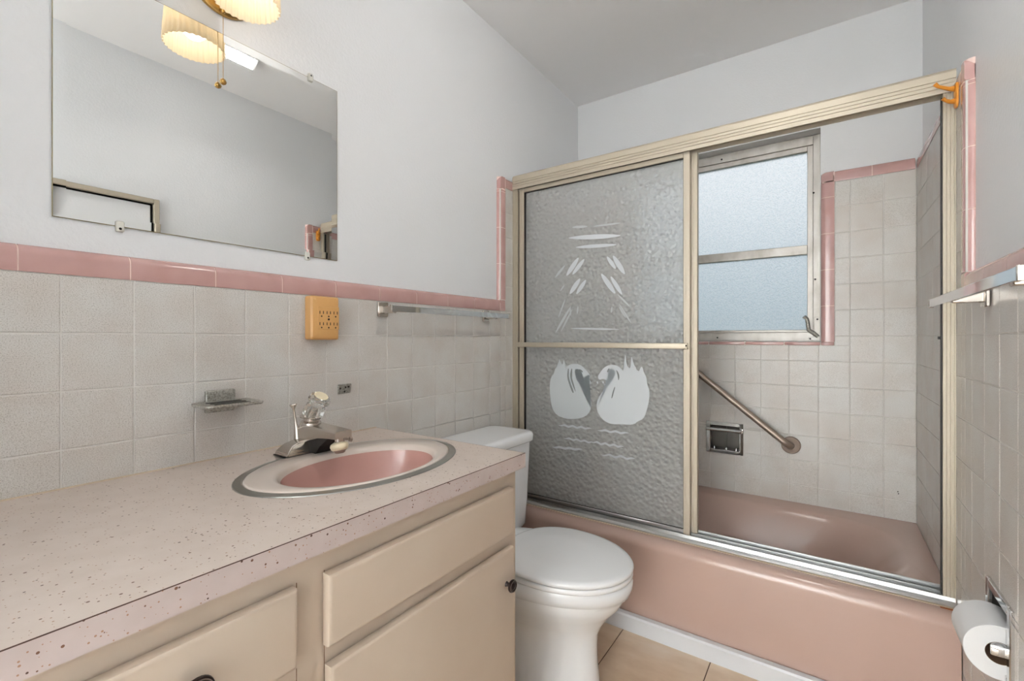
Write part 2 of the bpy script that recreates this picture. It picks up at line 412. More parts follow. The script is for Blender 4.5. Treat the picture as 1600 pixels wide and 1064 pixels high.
def corner_tile(side, parent, u0, u1, z0, z1, round_u, round_z):
    """small border tile with the rounded edge on one upright side and on top"""
    bm = bmesh.new(); g = 0.0011; u0 += g; u1 -= g; z0 += g; z1 -= g
    r = 0.02
    pts = [(u0, z0), (u1, z0)]
    if round_u > 0: pts += [(u1-r+r*math.cos(a), z1-r+r*math.sin(a)) for a in [PI/2*k/6 for k in range(7)]]+[(u0, z1)]
    elif round_u < 0: pts += [(u1, z1)]+[(u0+r-r*math.sin(a), z1-r+r*math.cos(a)) for a in [PI/2*k/6 for k in range(7)]]
    else: pts += [(u1, z1), (u0, z1)]
    cu = sum(p[0] for p in pts)/len(pts); cz = sum(p[1] for p in pts)/len(pts)
    def sh(p, k): return (p[0]+(cu-p[0])*k, p[1]+(cz-p[1])*k)
    loft(bm, [[wp(side, p[0], p[1], -PL) for p in pts], [wp(side, p[0], p[1], -0.002) for p in pts], [wp(side, *sh(p, 0.12), 0.0012) for p in pts]])
    return link_mesh('corner_tile', bm, M_PINK, parent, smooth=35)
TW = TRIMTOP-TILETOP
for side, par in ((LEFT, wl), (RIGHT, wr)):
    trim_grout(side, par, True, -0.6 if side == LEFT else 0.2, YTRIM1-0.001, TILETOP, TW)
    trim_grout(side, par, False, TRIMTOP, TUBTRIM-0.004, YTRIM0, YTRIM1-YTRIM0, True)
    trim_grout(side, par, True, YTRIM1-0.002, YB-0.004, TUBTILE, 0.047)
trim_grout(BACK, wb, True, WIN[2]+0.006, XR-0.004, TUBTILE, 0.047)
trim_grout(BACK, wb, False, WIN[1]-0.001, TUBTRIM-0.006, WIN[2]+0.0005, 0.0485, True)
ys = [0.324+0.1585*k for k in range(-6, 8)]
for a, b in zip(ys, ys[1:]): trim_tile(LEFT, wl, True, a, b, TILETOP, TW)
trim_tile(LEFT, wl, True, ys[-1], YTRIM0, TILETOP, TW)
corner_tile(LEFT, wl, YTRIM0, YTRIM1, TILETOP, TRIMTOP, 0, 0)
ysr = [1.439-0.165*k for k in range(8, -1, -1)]
for a, b in zip(ysr, ysr[1:]): trim_tile(RIGHT, wr, True, a, b, TILETOP, TW)
trim_tile(RIGHT, wr, True, ysr[-1], YTRIM0, TILETOP, TW)
corner_tile(RIGHT, wr, YTRIM0, YTRIM1, TILETOP, TRIMTOP, 0, 0)
zs = [TRIMTOP+0.1585*k for k in range(4)]+[TUBTILE-0.012, TUBTRIM-0.045]
zs = sorted(z for z in zs if z <= TUBTILE-0.011)
for side, par in ((LEFT, wl), (RIGHT, wr)):
    for a, b in zip(zs, zs[1:]): trim_tile(side, par, False, a, b, YTRIM0, YTRIM1-YTRIM0, flip=True)
    corner_tile(side, par, YTRIM0, YTRIM1, zs[-1], TUBTRIM, -1, 0)
    trim_tile(side, par, True, YTRIM1, 1.70, TUBTILE, 0.047)
    us = [1.70, 1.85, 2.0085, 2.167, YB-0.005]
    for a, b in zip(us, us[1:]): trim_tile(side, par, True, a, b, TUBTILE, 0.047)
bs = [WIN[2]+0.049, WIN[2]+0.175, XR-0.004]
for a, b in zip(bs, bs[1:]): trim_tile(BACK, wb, True, a, b, TUBTILE, 0.047)
bs = [0.004, 0.11, WIN[0]-0.049]
for a, b in zip(bs, bs[1:]): trim_tile(BACK, wb, True, a, b, TUBTILE, 0.047)
corner_tile(BACK, wb, WIN[2]+0.0005, WIN[2]+0.049, TUBTRIM-0.045, TUBTRIM, -1, 0)
corner_tile(BACK, wb, WIN[0]-0.049, WIN[0]-0.0005, TUBTRIM-0.045, TUBTRIM, 1, 0)
zs = [WIN[1]-0.001+0.155*k for k in range(5)]+[TUBTRIM-0.045]
for a, b in zip(zs, zs[1:]):
    trim_tile(BACK, wb, False, a, b, WIN[2]+0.0005, 0.0485, flip=True)
    trim_tile(BACK, wb, False, a, b, WIN[0]-0.049, 0.0485)
us = [WIN[0]-0.049+0.1585*k for k in range(6)]+[WIN[2]+0.0005, WIN[2]+0.049]
for a, b in zip(us, us[1:]):
    bm = bmesh.new(); yo = YB+ (0.086 if b < WIN[2]+0.01 and a > WIN[0]-0.01 else 0.012)
    box(bm, (a+0.001, YB-0.001, WIN[1]-0.0155), (b-0.001, yo, WIN[1]-0.001), 0.003, 2)
    link_mesh('sill_tile', bm, M_PINK, wb, smooth=True)

# floor --------------------------------------------------------------------
fl = tag(mbox('floor', (-0.02, YF-0.12, -0.08), (XR+0.02, YB, -0.0022), M_FGROUT), kind='structure')
FP = 0.299; fx = [0.541*0.9703+0.0345 - FP*2 + FP*k for k in range(0, 8)]
FX0 = 0.559
fxs = [-0.005]+[FX0+FP*k for k in range(-1, 4) if -0.005 < FX0+FP*k < XR]+[XR+0.004]
FY1 = 1.616
fys = [FY1-FP*k for k in range(8, 0, -1)]+[FY1]
for a, b in zip(fxs, fxs[1:]):
    for c, d in zip(fys, fys[1:]):
        c = max(c, YF)
        if d <= c: continue
        bm = bmesh.new(); box(bm, (a+0.0016, c+0.0016, -0.004), (b-0.0016, d-0.0016, 0.0), 0.0008, 1)
        link_mesh('floor_tile', bm, M_FLOOR, fl)
bm = bmesh.new()
extrude(bm, [(1.605, 0.0), (1.605, 0.052), (1.609, 0.058), (1.629, 0.058), (1.629, 0.0)], 'x', 0.002, XR-0.002)
tag(link_mesh('trim_1', bm, M_STRIP), kind='structure')

# window --------------------------------------------------------------------
win = thing('window_1', 'frosted aluminium awning window in the tiled shower wall', 'window', ((WIN[0]+WIN[2])/2, YB+0.1, WIN[1])); tag(win, kind='structure')
x0, z0, x1, z1 = WIN; YW = YB+0.086
bm = bmesh.new()                       # plastered reveal
box(bm, (x0-0.01, YB+PL+0.0008, z1-0.003), (x1+0.01, YB+0.16, z1+0.02)); box(bm, (x0-0.02, YB+PL+0.0008, z0-0.02), (x0+0.002, YB+0.16, z1+0.02)); box(bm, (x1-0.0005, YB+PL+0.0008, z0-0.02), (x1+0.02, YB+0.16, z1+0.02))
box(bm, (x0-0.01, YB+PL+0.001, z0-0.03), (x1+0.01, YB+0.16, z0-0.017))
link_mesh('reveal', bm, M_PAINT, win)
def ring_frame(bm, x0, z0, x1, z1, wl_, wr_, wb_, wt_, y0, y1, bev=0.0015):
    box(bm, (x0, y0, z0), (x0+wl_, y1, z1), bev, 1); box(bm, (x1-wr_, y0, z0), (x1, y1, z1), bev, 1)
    box(bm, (x0+wl_, y0, z0), (x1-wr_, y1, z0+wb_), bev, 1); box(bm, (x0+wl_, y0, z1-wt_), (x1-wr_, y1, z1), bev, 1)
bm = bmesh.new(); ring_frame(bm, x0+0.003, z0, x1-0.001, z1-0.004, 0.03, 0.028, 0.042, 0.042, YW, YW+0.05)
link_mesh('frame', bm, M_DULL, win)
bm = bmesh.new(); ring_frame(bm, x0+0.033, z0+0.042, x1-0.029, z1-0.046, 0.016, 0.022, 0.012, 0.024, YW+0.008, YW+0.04)
zm = 1.468
box(bm, (x0+0.049, YW+0.004, zm-0.021), (x1-0.05, YW+0.04, zm+0.021), 0.002, 1)
link_mesh('sash', bm, M_DULL, win)
mbox('pane', (x0+0.045, YW+0.022, zm+0.015), (x1-0.047, YW+0.026, z1-0.064), M_PANE, win)
mbox('pane', (x0+0.045, YW+0.022, z0+0.05), (x1-0.047, YW+0.026, zm-0.015), M_PANE, win)
bm = bmesh.new()                       # lever handle and its plates
hy = YW-0.006
tube(bm, [(1.139, hy, 1.072), (1.118, hy-0.004, 1.092), (1.104, hy-0.012, 1.102), (1.100, hy-0.016, 1.135), (1.097, hy-0.018, 1.152), (1.086, hy-0.022, 1.163)], [0.008, 0.009, 0.0085, 0.008, 0.0075, 0.009], 10)
link_mesh('lever_handle', bm, M_NICKEL, win, smooth=True)
mbox('handle_plate', (1.103, YW-0.003, 1.055), (1.147, YW+0.001, 1.070), M_DULL, win, 0.001, 1)
mbox('handle_plate', (1.124, YW-0.003, 1.074), (1.147, YW+0.001, 1.160), M_DULL, win, 0.001, 1)
for x, z in ((1.109, 1.0625), (1.136, 1.150), (1.122, 1.72), (1.128, 1.33), (0.72, 1.068), (0.74, 1.955)):
    bm = bmesh.new(); lathe(bm, (x, YW+0.001, z), (0, -1, 0), [(0, 0.004), (0.004, 0.004), (0.005, 0.002)], 10); link_mesh('screw', bm, M_DARK, win)
# outdoors: lawn, and an unseen wall added to darken the lower pane
tag(mbox('lawn', (-8, 2.56, -0.3), (10, 14, -0.25), M_LAWN), kind='structure')
tag(mbox('wall_backdrop', (-6, 6.0, -0.25), (9, 6.2, 2.35), M_OUT), kind='structure')

tag(mbox('wall_light_blocker', (-PL, -0.56, 0.0), (0.50, -0.425, ZC), M_PAINT), kind='structure')   # unseen stub added to keep hall light off the left wall
# hall behind the camera, added unseen to bring in even light -------------------------------------------------------
bm = bmesh.new(); hx0, hx1, hy0 = -1.5, 3.0, -4.9
tag(mbox('floor_added_hall', (hx0, hy0, -0.08), (hx1, YF-0.1, 0.0), M_HALLFLOOR), kind='structure')
tag(mbox('ceiling_added_hall', (hx0, hy0, ZC), (hx1, YF-0.12, ZC+0.1), M_CEIL), kind='structure')
box(bm, (hx0-0.1, hy0, 0), (hx0, YF-0.12, ZC)); box(bm, (hx1, hy0, 0), (hx1+0.1, YF-0.12, ZC)); box(bm, (hx0-0.1, hy0-0.1, 0), (hx1+0.1, hy0, ZC))
box(bm, (hx0-0.1, YF-0.13, 0), (-0.10, YF-0.03, ZC)); box(bm, (XR+0.1, YF-0.13, 0), (hx1+0.1, YF-0.03, ZC))
tag(link_mesh('wall_added_hall', bm, M_HALLWALL), kind='structure')
bm = bmesh.new()
box(bm, (DOOR[0]-0.06, YF, 0), (DOOR[0], YF+0.015, DOOR[2]+0.06)); box(bm, (DOOR[1], YF, 0), (DOOR[1]+0.06, YF+0.015, DOOR[2]+0.06)); box(bm, (DOOR[0], YF, DOOR[2]), (DOOR[1], YF+0.015, DOOR[2]+0.06))
tag(link_mesh('trim_2', bm, M_STRIP), kind='structure')
HLZ = 0.8  # globes added out of sight to fill the room with hall light
for HLX, HLY, side_ in ((-1.05, -2.9, 'left'), (2.55, -2.9, 'right')):
    hl = thing('fill_globe', 'added unseen globe for fill light beside the '+side_+' wall of the room behind the archway', 'fill light', (HLX, HLY, 0), 'added fill globes')
    bm = bmesh.new(); lathe(bm, (HLX, HLY, 0), (0, 0, 1), [(0, 0.14), (0.015, 0.14), (0.022, 0.12), (0.026, 0.015)], 32); link_mesh('base', bm, M_BRASS, hl, smooth=30)
    bm = bmesh.new(); lathe(bm, (HLX, HLY, 0.02), (0, 0, 1), [(0, 0.011), (HLZ-0.24, 0.011)], 16); link_mesh('pole', bm, M_BRASS, hl, smooth=True)
    bm = bmesh.new(); lathe(bm, (HLX, HLY, HLZ), (0, 0, 1), [(0.22*math.sin(a), 0.22*math.cos(a)+0.002) for a in [-PI/2+PI*k/16 for k in range(17)]], 32); link_mesh('shade', bm, M_FILLGLOBE, hl, smooth=True)

# ------------------------------------------------------------------ bathtub
tub = thing('bathtub', 'pink enamelled built-in bathtub behind the sliding shower doors', 'bathtub', (XR/2, 2.0, 0))
YA = 1.630
bm = bmesh.new()
cx, cy, hx, hy = XR/2, (YA+YB-0.001)/2, XR/2-0.001, (YB-0.001-YA)/2
def outer(dy, z):      # front edge pulled in by dy; the three wall sides stay put
    pts = rrect(cx, cy, hx, hy, 0.004, z)
    return [(x, y if y > cy else min(cy, y+dy), zz) for x, y, zz in pts]
rings = [outer(0.004, 0.04), outer(0.0, 0.12), outer(0.0, 0.285)]
r = 0.034
for k in range(0, 9):
    a = PI/2*k/8; rings.append(outer(r-r*math.cos(a), RIMZ-r+r*math.sin(a)-0.0))
bx, by = 0.70, 2.012
def basin(x_l, x_r, y0, y1, rad, z): return rrect((x_l+x_r)/2, (y0+y1)/2, (x_r-x_l)/2, (y1-y0)/2, rad, z)
rings += [basin(0.07, 1.395, 1.745, 2.285, 0.20, RIMZ), basin(0.078, 1.385, 1.752, 2.278, 0.20, RIMZ-0.003), basin(0.088, 1.368, 1.762, 2.268, 0.20, RIMZ-0.013),
          basin(0.10, 1.34, 1.778, 2.250, 0.20, RIMZ-0.04), basin(0.13, 1.28, 1.80, 2.218, 0.18, RIMZ-0.11), basin(0.17, 1.20, 1.828, 2.18, 0.15, 0.14),
          basin(0.21, 1.12, 1.85, 2.15, 0.13, 0.11), basin(0.28, 1.04, 1.89, 2.11, 0.10, 0.10)]
loft(bm, rings, cap0=False)
link_mesh('shell', bm, M_TUB, tub, smooth=60)
bm = bmesh.new(); lathe(bm, (0.36, 2.0, 0.1002), (0, 0, 1), [(0, 0.03), (0.004, 0.029), (0.005, 0.02)], 20); link_mesh('drain', bm, M_CHROME, tub, smooth=True)
bm = bmesh.new(); box(bm, (0.002, 1.676, RIMZ-0.001), (XR-0.001, 1.684, RIMZ+0.0015)); link_mesh('caulk', bm, M_CAULK, tub)
bm = bmesh.new(); box(bm, (1.425, 1.668, RIMZ-0.004), (XR-0.001, 1.702, RIMZ+0.001), 0.0004, 1); link_mesh('rust_stain', bm, M_STAIN, tub)

# ------------------------------------------------------------------ shower enclosure
enc = thing('shower_enclosure', 'fluted champagne metal frame around the tub opening', 'shower frame', (XR/2, 1.71, RIMZ))
HZ0, HZ1, HY = 1.738, 1.802, 1.70
prof = [(HY+0.05, HZ0), (HY+0.05, HZ1), (HY+0.014, HZ1), (HY+0.006, HZ1-0.003), (HY+0.0005, HZ1-0.011), (HY, HZ1-0.026)]
z = HZ1-0.030
for k in range(3):
    prof += [(HY, z), (HY+0.0022, z-0.001), (HY+0.0022, z-0.0035), (HY, z-0.0045)]; z -= 0.0105
prof += [(HY, HZ0+0.002), (HY, HZ0-0.002), (HY+0.003, HZ0-0.002), (HY+0.003, HZ0+0.012), (HY+0.047, HZ0+0.012), (HY+0.047, HZ0)]
bm = bmesh.new(); extrude(bm, prof, 'x', 0.0005, XR-0.0005); link_mesh('header', bm, M_ALU, enc, smooth=25)
def jamb(sx, xw):
    bm = bmesh.new(); pr = []
    w_ = 0.026
    pr = [(0, 1.752), (0, 1.702)]
    u = 0.002
    for k in range(3):
        pr += [(u, 1.702), (u+0.001, 1.7042), (u+0.0035, 1.7042), (u+0.0045, 1.702)]; u += 0.0078
    pr += [(w_, 1.702), (w_, 1.712), (0.010, 1.714), (0.010, 1.748), (w_-0.004, 1.752)]
    pr = [(xw+sx*p, y) for p, y in pr]
    extrude(bm, pr, 'z', RIMZ+0.001, HZ0+0.002)
    link_mesh('jamb', bm, M_ALU, enc, smooth=25)
    bm = bmesh.new(); box(bm, (xw+sx*(w_-0.004), 1.7122, RIMZ+0.02), (xw+sx*(w_+0.003), 1.722, HZ0-0.01)); link_mesh('seal_strip', bm, M_RUBBER, enc)
jamb(1, 0.0008); jamb(-1, XR-0.0008)
bm = bmesh.new()
TR0 = 1.684
extrude(bm, [(TR0, RIMZ+0.0005), (TR0, RIMZ+0.006), (TR0+0.004, RIMZ+0.009), (TR0+0.016, RIMZ+0.010), (TR0+0.018, RIMZ+0.020), (TR0+0.021, RIMZ+0.020), (TR0+0.022, RIMZ+0.008),
             (TR0+0.042, RIMZ+0.008), (TR0+0.043, RIMZ+0.022), (TR0+0.046, RIMZ+0.022), (TR0+0.047, RIMZ+0.008), (TR0+0.062, RIMZ+0.008), (TR0+0.063, RIMZ+0.03), (TR0+0.067, RIMZ+0.03), (TR0+0.067, RIMZ+0.0005)], 'x', 0.002, XR-0.002)
link_mesh('bottom_track', bm, M_SILVER, enc, smooth=20)
bm = bmesh.new(); box(bm, (XR-0.034, 1.716, 1.062), (XR-0.026, 1.730, 1.070)); link_mesh('bumper', bm, M_RUBBER, enc)

def door_panel(name, label, xa, xb, y, gm):
    t = thing(name, label, 'shower door', ((xa+xb)/2, y, RIMZ+0.02), 'sliding shower doors')
    zb, zt, st = RIMZ+0.013, HZ0+0.001, 0.023
    th = 0.020
    for a, b in ((xa, xa+st), (xb-st, xb)):
        bm = bmesh.new()
        sgn = 1 if a == xa else -1; o_ = a if a == xa else b
        pr = [(0, y+0.001), (0.001, y), (0.013, y), (0.014, y+0.002), (st-0.001, y+0.002), (st, y+0.003), (st, y+th), (0, y+th)]
        extrude(bm, [(o_+sgn*u, yy) for u, yy in pr], 'z', zb, zt); link_mesh('stile', bm, M_ALU, t, smooth=25)
    mbox('top_rail', (xa+st, y+0.001, zt-0.020), (xb-st, y+th, zt), M_ALU, t, 0.002, 1)
    mbox('bottom_rail', (xa+st, y+0.001, zb), (xb-st, y+th, zb+0.020), M_SILVER, t, 0.002, 1)
    g = mbox('glass', (xa+st-0.004, y+0.009, zb+0.016), (xb-st+0.004, y+0.0135, zt-0.016), gm, t)
    bm = bmesh.new()
    gk = 0.004
    for r_ in ((xa+st, zb+0.02, xa+st+gk*2.2, zt-0.02), (xb-st-gk*0.4, zb+0.02, xb-st, zt-0.02), (xa+st, zt-0.024, xb-st, zt-0.02), (xa+st, zb+0.02, xb-st, zb+0.022)):  # left strip widened to stand for the dark gap and stile behind
        box(bm, (r_[0], y+0.006, r_[1]), (r_[2], y+0.0088, r_[3]))
    link_mesh('gasket', bm, M_RUBBER, t)
    return t, g
dA, gA = door_panel('shower_door', 'front frosted sliding shower door etched with two swans', 0.030, 0.768, 1.712, M_HAMMER)
dB, gB = door_panel('shower_door', 'rear sliding shower door tucked behind the swan-etched panel', 0.045, 0.788, 1.7365, M_REEDED)
ZBAR = 1.036
mbox('towel_bar', (0.022, 1.700, ZBAR-0.010), (0.756, 1.706, ZBAR+0.011), M_ALU, dA, 0.0025, 2)
for x in (0.036, 0.752): mbox('bar_bracket', (x-0.006, 1.703, ZBAR-0.011), (x+0.010, 1.7125, ZBAR+0.012), M_ALU, dA, 0.002, 1)
bm = bmesh.new(); lathe(bm, (0.757, 1.7035, ZBAR+0.002), (0, -1, 0), [(0, 0.003), (0.002, 0.003), (0.003, 0.0015)], 10); link_mesh('screw', bm, M_DARK, dA)
mbox('grip', (0.730, 1.7355-0.0, ZBAR-0.004), (0.786, 1.7365, ZBAR+0.004), M_ALU, dB)

# swan etching: flat frosted shapes on the front face of the front pane, in pixels of the photo turned to the pane's plane
YE = 1.712+0.009
def on_pane(px, py):
    s_, c_ = math.sin(YAW), math.cos(YAW); u = (px-800)/F_PX; v_ = (HORIZON-py)/F_PX
    t = YE/(c_+s_*u); return (CAMX+t*(-s_+c_*u), CAMZ+t*v_)
def smooth_loop(pts, it=2):
    for _ in range(it):
        q = []
        for a, b in zip(pts, pts[1:]+pts[:1]): q += [(a[0]*0.75+b[0]*0.25, a[1]*0.75+b[1]*0.25), (a[0]*0.25+b[0]*0.75, a[1]*0.25+b[1]*0.75)]
        pts = q
    return pts
def etch(name, pix, m=M_ETCH, it=2, off=0.0004):
    pts = [on_pane(*p) for p in pix]; pts = smooth_loop(pts, it) if it else pts
    bm = bmesh.new(); f_ = bm.faces.new([bm.verts.new((x, YE-off, z)) for x, z in pts])
    bmesh.ops.triangulate(bm, faces=[f_])
    return link_mesh(name, bm, m, gA)
def zp(x, y): return (840+x*0.188, 540+y*0.188)           # crop of the swan drawing -> photo pixels
swan_r = [(497, 262), (520, 222), (556, 178), (600, 160), (655, 162), (695, 190), (716, 215), (724, 190), (722, 130), (727, 78), (733, 78), (740, 160), (762, 195), (776, 170), (778, 95), (786, 95), (796, 150), (822, 190), (828, 235), (846, 205), (860, 176), (872, 178), (884, 225), (905, 262), (910, 320), (930, 370), (928, 450), (905, 550), (880, 610), (830, 630), (800, 655), (760, 658), (690, 652), (620, 655), (560, 630), (510, 580), (487, 510), (500, 440), (545, 375), (590, 330), (628, 285), (645, 225), (626, 190), (594, 196), (574, 222), (592, 262), (575, 290), (545, 274), (515, 286)]
swan_l = [(440, 262), (428, 232), (392, 190), (350, 155), (292, 150), (250, 165), (232, 200), (225, 150), (220, 110), (210, 150), (195, 180), (186, 115), (178, 115), (170, 190), (150, 180), (140, 230), (112, 260), (100, 330), (105, 430), (120, 520), (160, 580), (230, 608), (320, 612), (400, 590), (440, 540), (452, 480), (435, 420), (395, 355), (338, 300), (304, 235), (316, 198), (345, 192), (374, 216), (358, 256), (374, 288), (402, 270), (428, 284)]
sw = etch('etched_swan', [zp(*p) for p in swan_r], M_ETCH, 1); sw['label'] = 'right-hand frosted swan with raised wing feathers'
sw = etch('etched_swan', [zp(*p) for p in swan_l], M_ETCHM, 1); sw['label'] = 'left-hand fainter frosted swan'
for pts in ([(652, 196), (674, 225), (682, 262), (672, 295), (668, 262), (660, 228)], [(612, 440), (622, 390), (640, 340), (646, 345), (634, 390), (622, 436)], [(575, 215), (590, 188), (600, 192), (585, 225)]):
    etch('etch_gap', [zp(*p) for p in pts], M_ETCHLINE, 2, 0.0009)
for pts in ([(290, 395), (262, 320), (245, 260), (252, 190), (262, 190), (258, 255), (278, 320), (305, 390)], [(322, 400), (290, 330), (268, 255), (280, 190), (290, 190), (282, 255), (305, 330)], [(340, 190), (372, 205), (378, 225), (362, 218)]):
    etch('etch_gap', [zp(*p) for p in pts], M_ETCHLINE, 2, 0.0009)
for cx_, cy_ in ((388, 302), (436, 300), (498, 308), (545, 306), (398, 316), (556, 325)):
    etch('etched_dot', [zp(cx_-9, cy_-4), zp(cx_, cy_-14), zp(cx_+9, cy_+2), zp(cx_, cy_+13)], M_ETCH, 2)
def ripple(x0, y0, x1, y1, n, amp, th):
    up, dn = [], []
    for k in range(4*n+1):
        t = k/(4*n); env = min(1, 6*t, 6*(1-t))
        x = x0+(x1-x0)*t; y = y0+(y1-y0)*t+math.sin(t*n*2*PI)*amp*env
        up.append(zp(x, y-th*env-0.6)); dn.append(zp(x, y+th*env+0.6))
    return up+dn[::-1]
for a in ((170, 660, 450, 690, 4, 7, 8), (495, 702, 760, 728, 3, 7, 8), (215, 768, 470, 806, 4, 7, 7), (440, 800, 722, 842, 4, 8, 8), (120, 842, 375, 864, 3, 5, 9), (525, 905, 815, 942, 3, 10, 8)):
    etch('etched_ripple', ripple(*a), M_ETCH, 1)
etch('etched_ripple', [zp(570, 890), zp(625, 918), zp(690, 915), zp(740, 935), zp(690, 925), zp(625, 930)], M_ETCH, 1)
def up(x, y): return (830+x*0.2256, 300+y*0.2256)
def leaf(x0, y0, x1, y1, wd):
    dx, dy = x1-x0, y1-y0; L = math.hypot(dx, dy); nx, ny = -dy/L*wd, dx/L*wd
    return [up(x0, y0), up(x0+dx*0.3+nx, y0+dy*0.3+ny), up(x0+dx*0.7+nx, y0+dy*0.7+ny), up(x1, y1), up(x0+dx*0.7-nx, y0+dy*0.7-ny), up(x0+dx*0.3-nx, y0+dy*0.3-ny)]
for a in ((230, 320, 650, 300, 16), (285, 385, 615, 363, 12), (275, 245, 400, 238, 9), (245, 944, 640, 952, 6), (415, 240, 640, 212, 6)):
    etch('etched_cloud', leaf(*a), M_ETCH if a[4] > 11 or a[4] == 6 and a[1] > 900 else M_ETCH2, 2)
for a in ((335, 445, 238, 590, 15), (375, 455, 280, 580, 13), (345, 590, 262, 715, 15), (385, 600, 308, 715, 13), (520, 440, 590, 540, 13), (560, 430, 655, 580, 17), (478, 555, 590, 715, 17), (545, 575, 635, 720, 14)):
    etch('etched_leaf', leaf(*a), M_ETCH, 2)
for a in ((240, 730, 185, 880, 5), (285, 775, 160, 990, 8), (290, 800, 200, 980, 6), (325, 785, 318, 850, 6), (270, 800, 275, 860, 5), (240, 500, 160, 600, 8), (600, 760, 700, 920, 6), (560, 790, 555, 840, 6), (590, 700, 690, 800, 6), (605, 790, 660, 880, 5), (232, 640, 200, 690, 5)):
    etch('etched_reed', leaf(*a), M_ETCH2, 2)

# ------------------------------------------------------------------ shower wall fittings
gb = thing('grab_bar', 'slanted brushed steel grab bar on the shower wall', 'grab bar', (1.045, YB-0.002, 0.585))
A = Vector((1.040, YB, 0.590)); B = Vector((0.50, YB, 1.022)); dr = (B-A).normalized(); o_ = Vector((0, -0.045, 0))
bm = bmesh.new(); pts = [A+Vector((0, -0.004, 0))]
for k in range(7):
    a = PI/2*k/6; pts.append(A+Vector((0, -0.018-0.027*math.sin(a), 0))+dr*(0.035*(1-math.cos(a))))
for k in range(6, -1, -1):
    a = PI/2*k/6; pts.append(B+Vector((0, -0.018-0.027*math.sin(a), 0))-dr*(0.035*(1-math.cos(a))))
pts.append(B+Vector((0, -0.004, 0)))
tube(bm, pts, 0.0145, 18); link_mesh('bar', bm, M_STEEL, gb, smooth=True)
for q in (A, B):
    bm = bmesh.new(); lathe(bm, q+Vector((0, -0.0005, 0)), (0, -1, 0), [(0, 0.038), (0.006, 0.038), (0.010, 0.034), (0.011, 0.017)], 32); link_mesh('flange', bm, M_FLANGE, gb, smooth=35)

sd = thing('soap_niche', 'recessed chrome soap dish with grip bar in the shower wall', 'soap dish', (0.768, YB, 0.51))
x0, z0, x1, z1 = SOAP
bm = bmesh.new(); ring_frame(bm, x0-0.014, z0-0.014, x1+0.014, z1+0.013, 0.018, 0.018, 0.018, 0.018, YB-0.006, YB+0.002, 0.002); link_mesh('frame', bm, M_CHROME, sd, smooth=True)
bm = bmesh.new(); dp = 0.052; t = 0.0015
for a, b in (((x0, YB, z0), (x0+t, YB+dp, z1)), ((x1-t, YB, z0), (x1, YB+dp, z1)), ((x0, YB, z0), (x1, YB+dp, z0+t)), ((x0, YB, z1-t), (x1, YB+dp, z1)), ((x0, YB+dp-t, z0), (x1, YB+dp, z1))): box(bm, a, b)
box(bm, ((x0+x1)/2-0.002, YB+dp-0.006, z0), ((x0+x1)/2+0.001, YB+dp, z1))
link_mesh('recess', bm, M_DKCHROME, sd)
bm = bmesh.new(); tube(bm, [(x0-0.012, YB-0.014, z1-0.023), (x1+0.006, YB-0.014, z1-0.023)], 0.0085, 14); link_mesh('grip_bar', bm, M_CHROME, sd, smooth=True)
for x in (x0-0.008, x1+0.004): mbox('bar_post', (x-0.006, YB-0.018, z1-0.032), (x+0.006, YB-0.005, z1-0.014), M_CHROME, sd, 0.002, 1)
for x in (x0+0.018, (x0+x1)/2+0.004, x1-0.02):
    bm = bmesh.new(); lathe(bm, (x, YB+0.02, z0+t), (0, 0, 1), [(0, 0.006), (0.006, 0.005), (0.012, 0.002)], 10); link_mesh('drain_stud', bm, M_CHROME, sd, smooth=True)
for k, (x, z) in enumerate(((1.405, 0.452), (1.407, 0.444))):
    bm = bmesh.new(); lathe(bm, (x, YB+0.001, z), (0, -1, 0), [(0, 0.0024), (0.0016, 0.0022)], 8); tag(link_mesh('screw_hole', bm, M_DARK, wb))

# ------------------------------------------------------------------ towel bars
def towel_bar(label, side, u0, u1, z, out, posts, hh):
    t = thing('towel_bar', label, 'towel bar', wp(side, (u0+u1)/2, z, 0), 'chrome wall towel bars')
    bm = bmesh.new(); box(bm, wp(side, u0, z-hh, out-0.004), wp(side, u1, z+hh, out+0.004), 0.0012, 1); link_mesh('bar', bm, M_CHROME, t, smooth=True)
    for u in (u0, u1):
        bm = bmesh.new(); box(bm, wp(side, u-0.003, z-hh-0.001, out-0.006), wp(side, u+0.003, z+hh+0.001, out+0.005), 0.001, 1); link_mesh('end_cap', bm, M_FAUCET, t, smooth=True)
    for u in posts:
        bm = bmesh.new(); box(bm, wp(side, u-0.020, z-0.024, 0.001), wp(side, u+0.020, z+0.022, 0.009), 0.002, 1); pl = link_mesh('wall_plate', bm, M_FAUCET, t, smooth=True)
        bm = bmesh.new(); box(bm, wp(side, u-0.010, z-0.014, 0.008), wp(side, u+0.010, z+0.009, out-0.002), 0.002, 1); link_mesh('post', bm, M_FAUCET, t, smooth=True)
towel_bar('long flat chrome towel bar on the left wall over the toilet', LEFT, 0.952, 1.582, 1.158, 0.062, (0.965, 1.50), 0.0105)
towel_bar('flat chrome towel bar on the right wall above the paper holder', RIGHT, 0.937, 1.628, 1.157, 0.062, (0.99, 1.40), 0.0105)

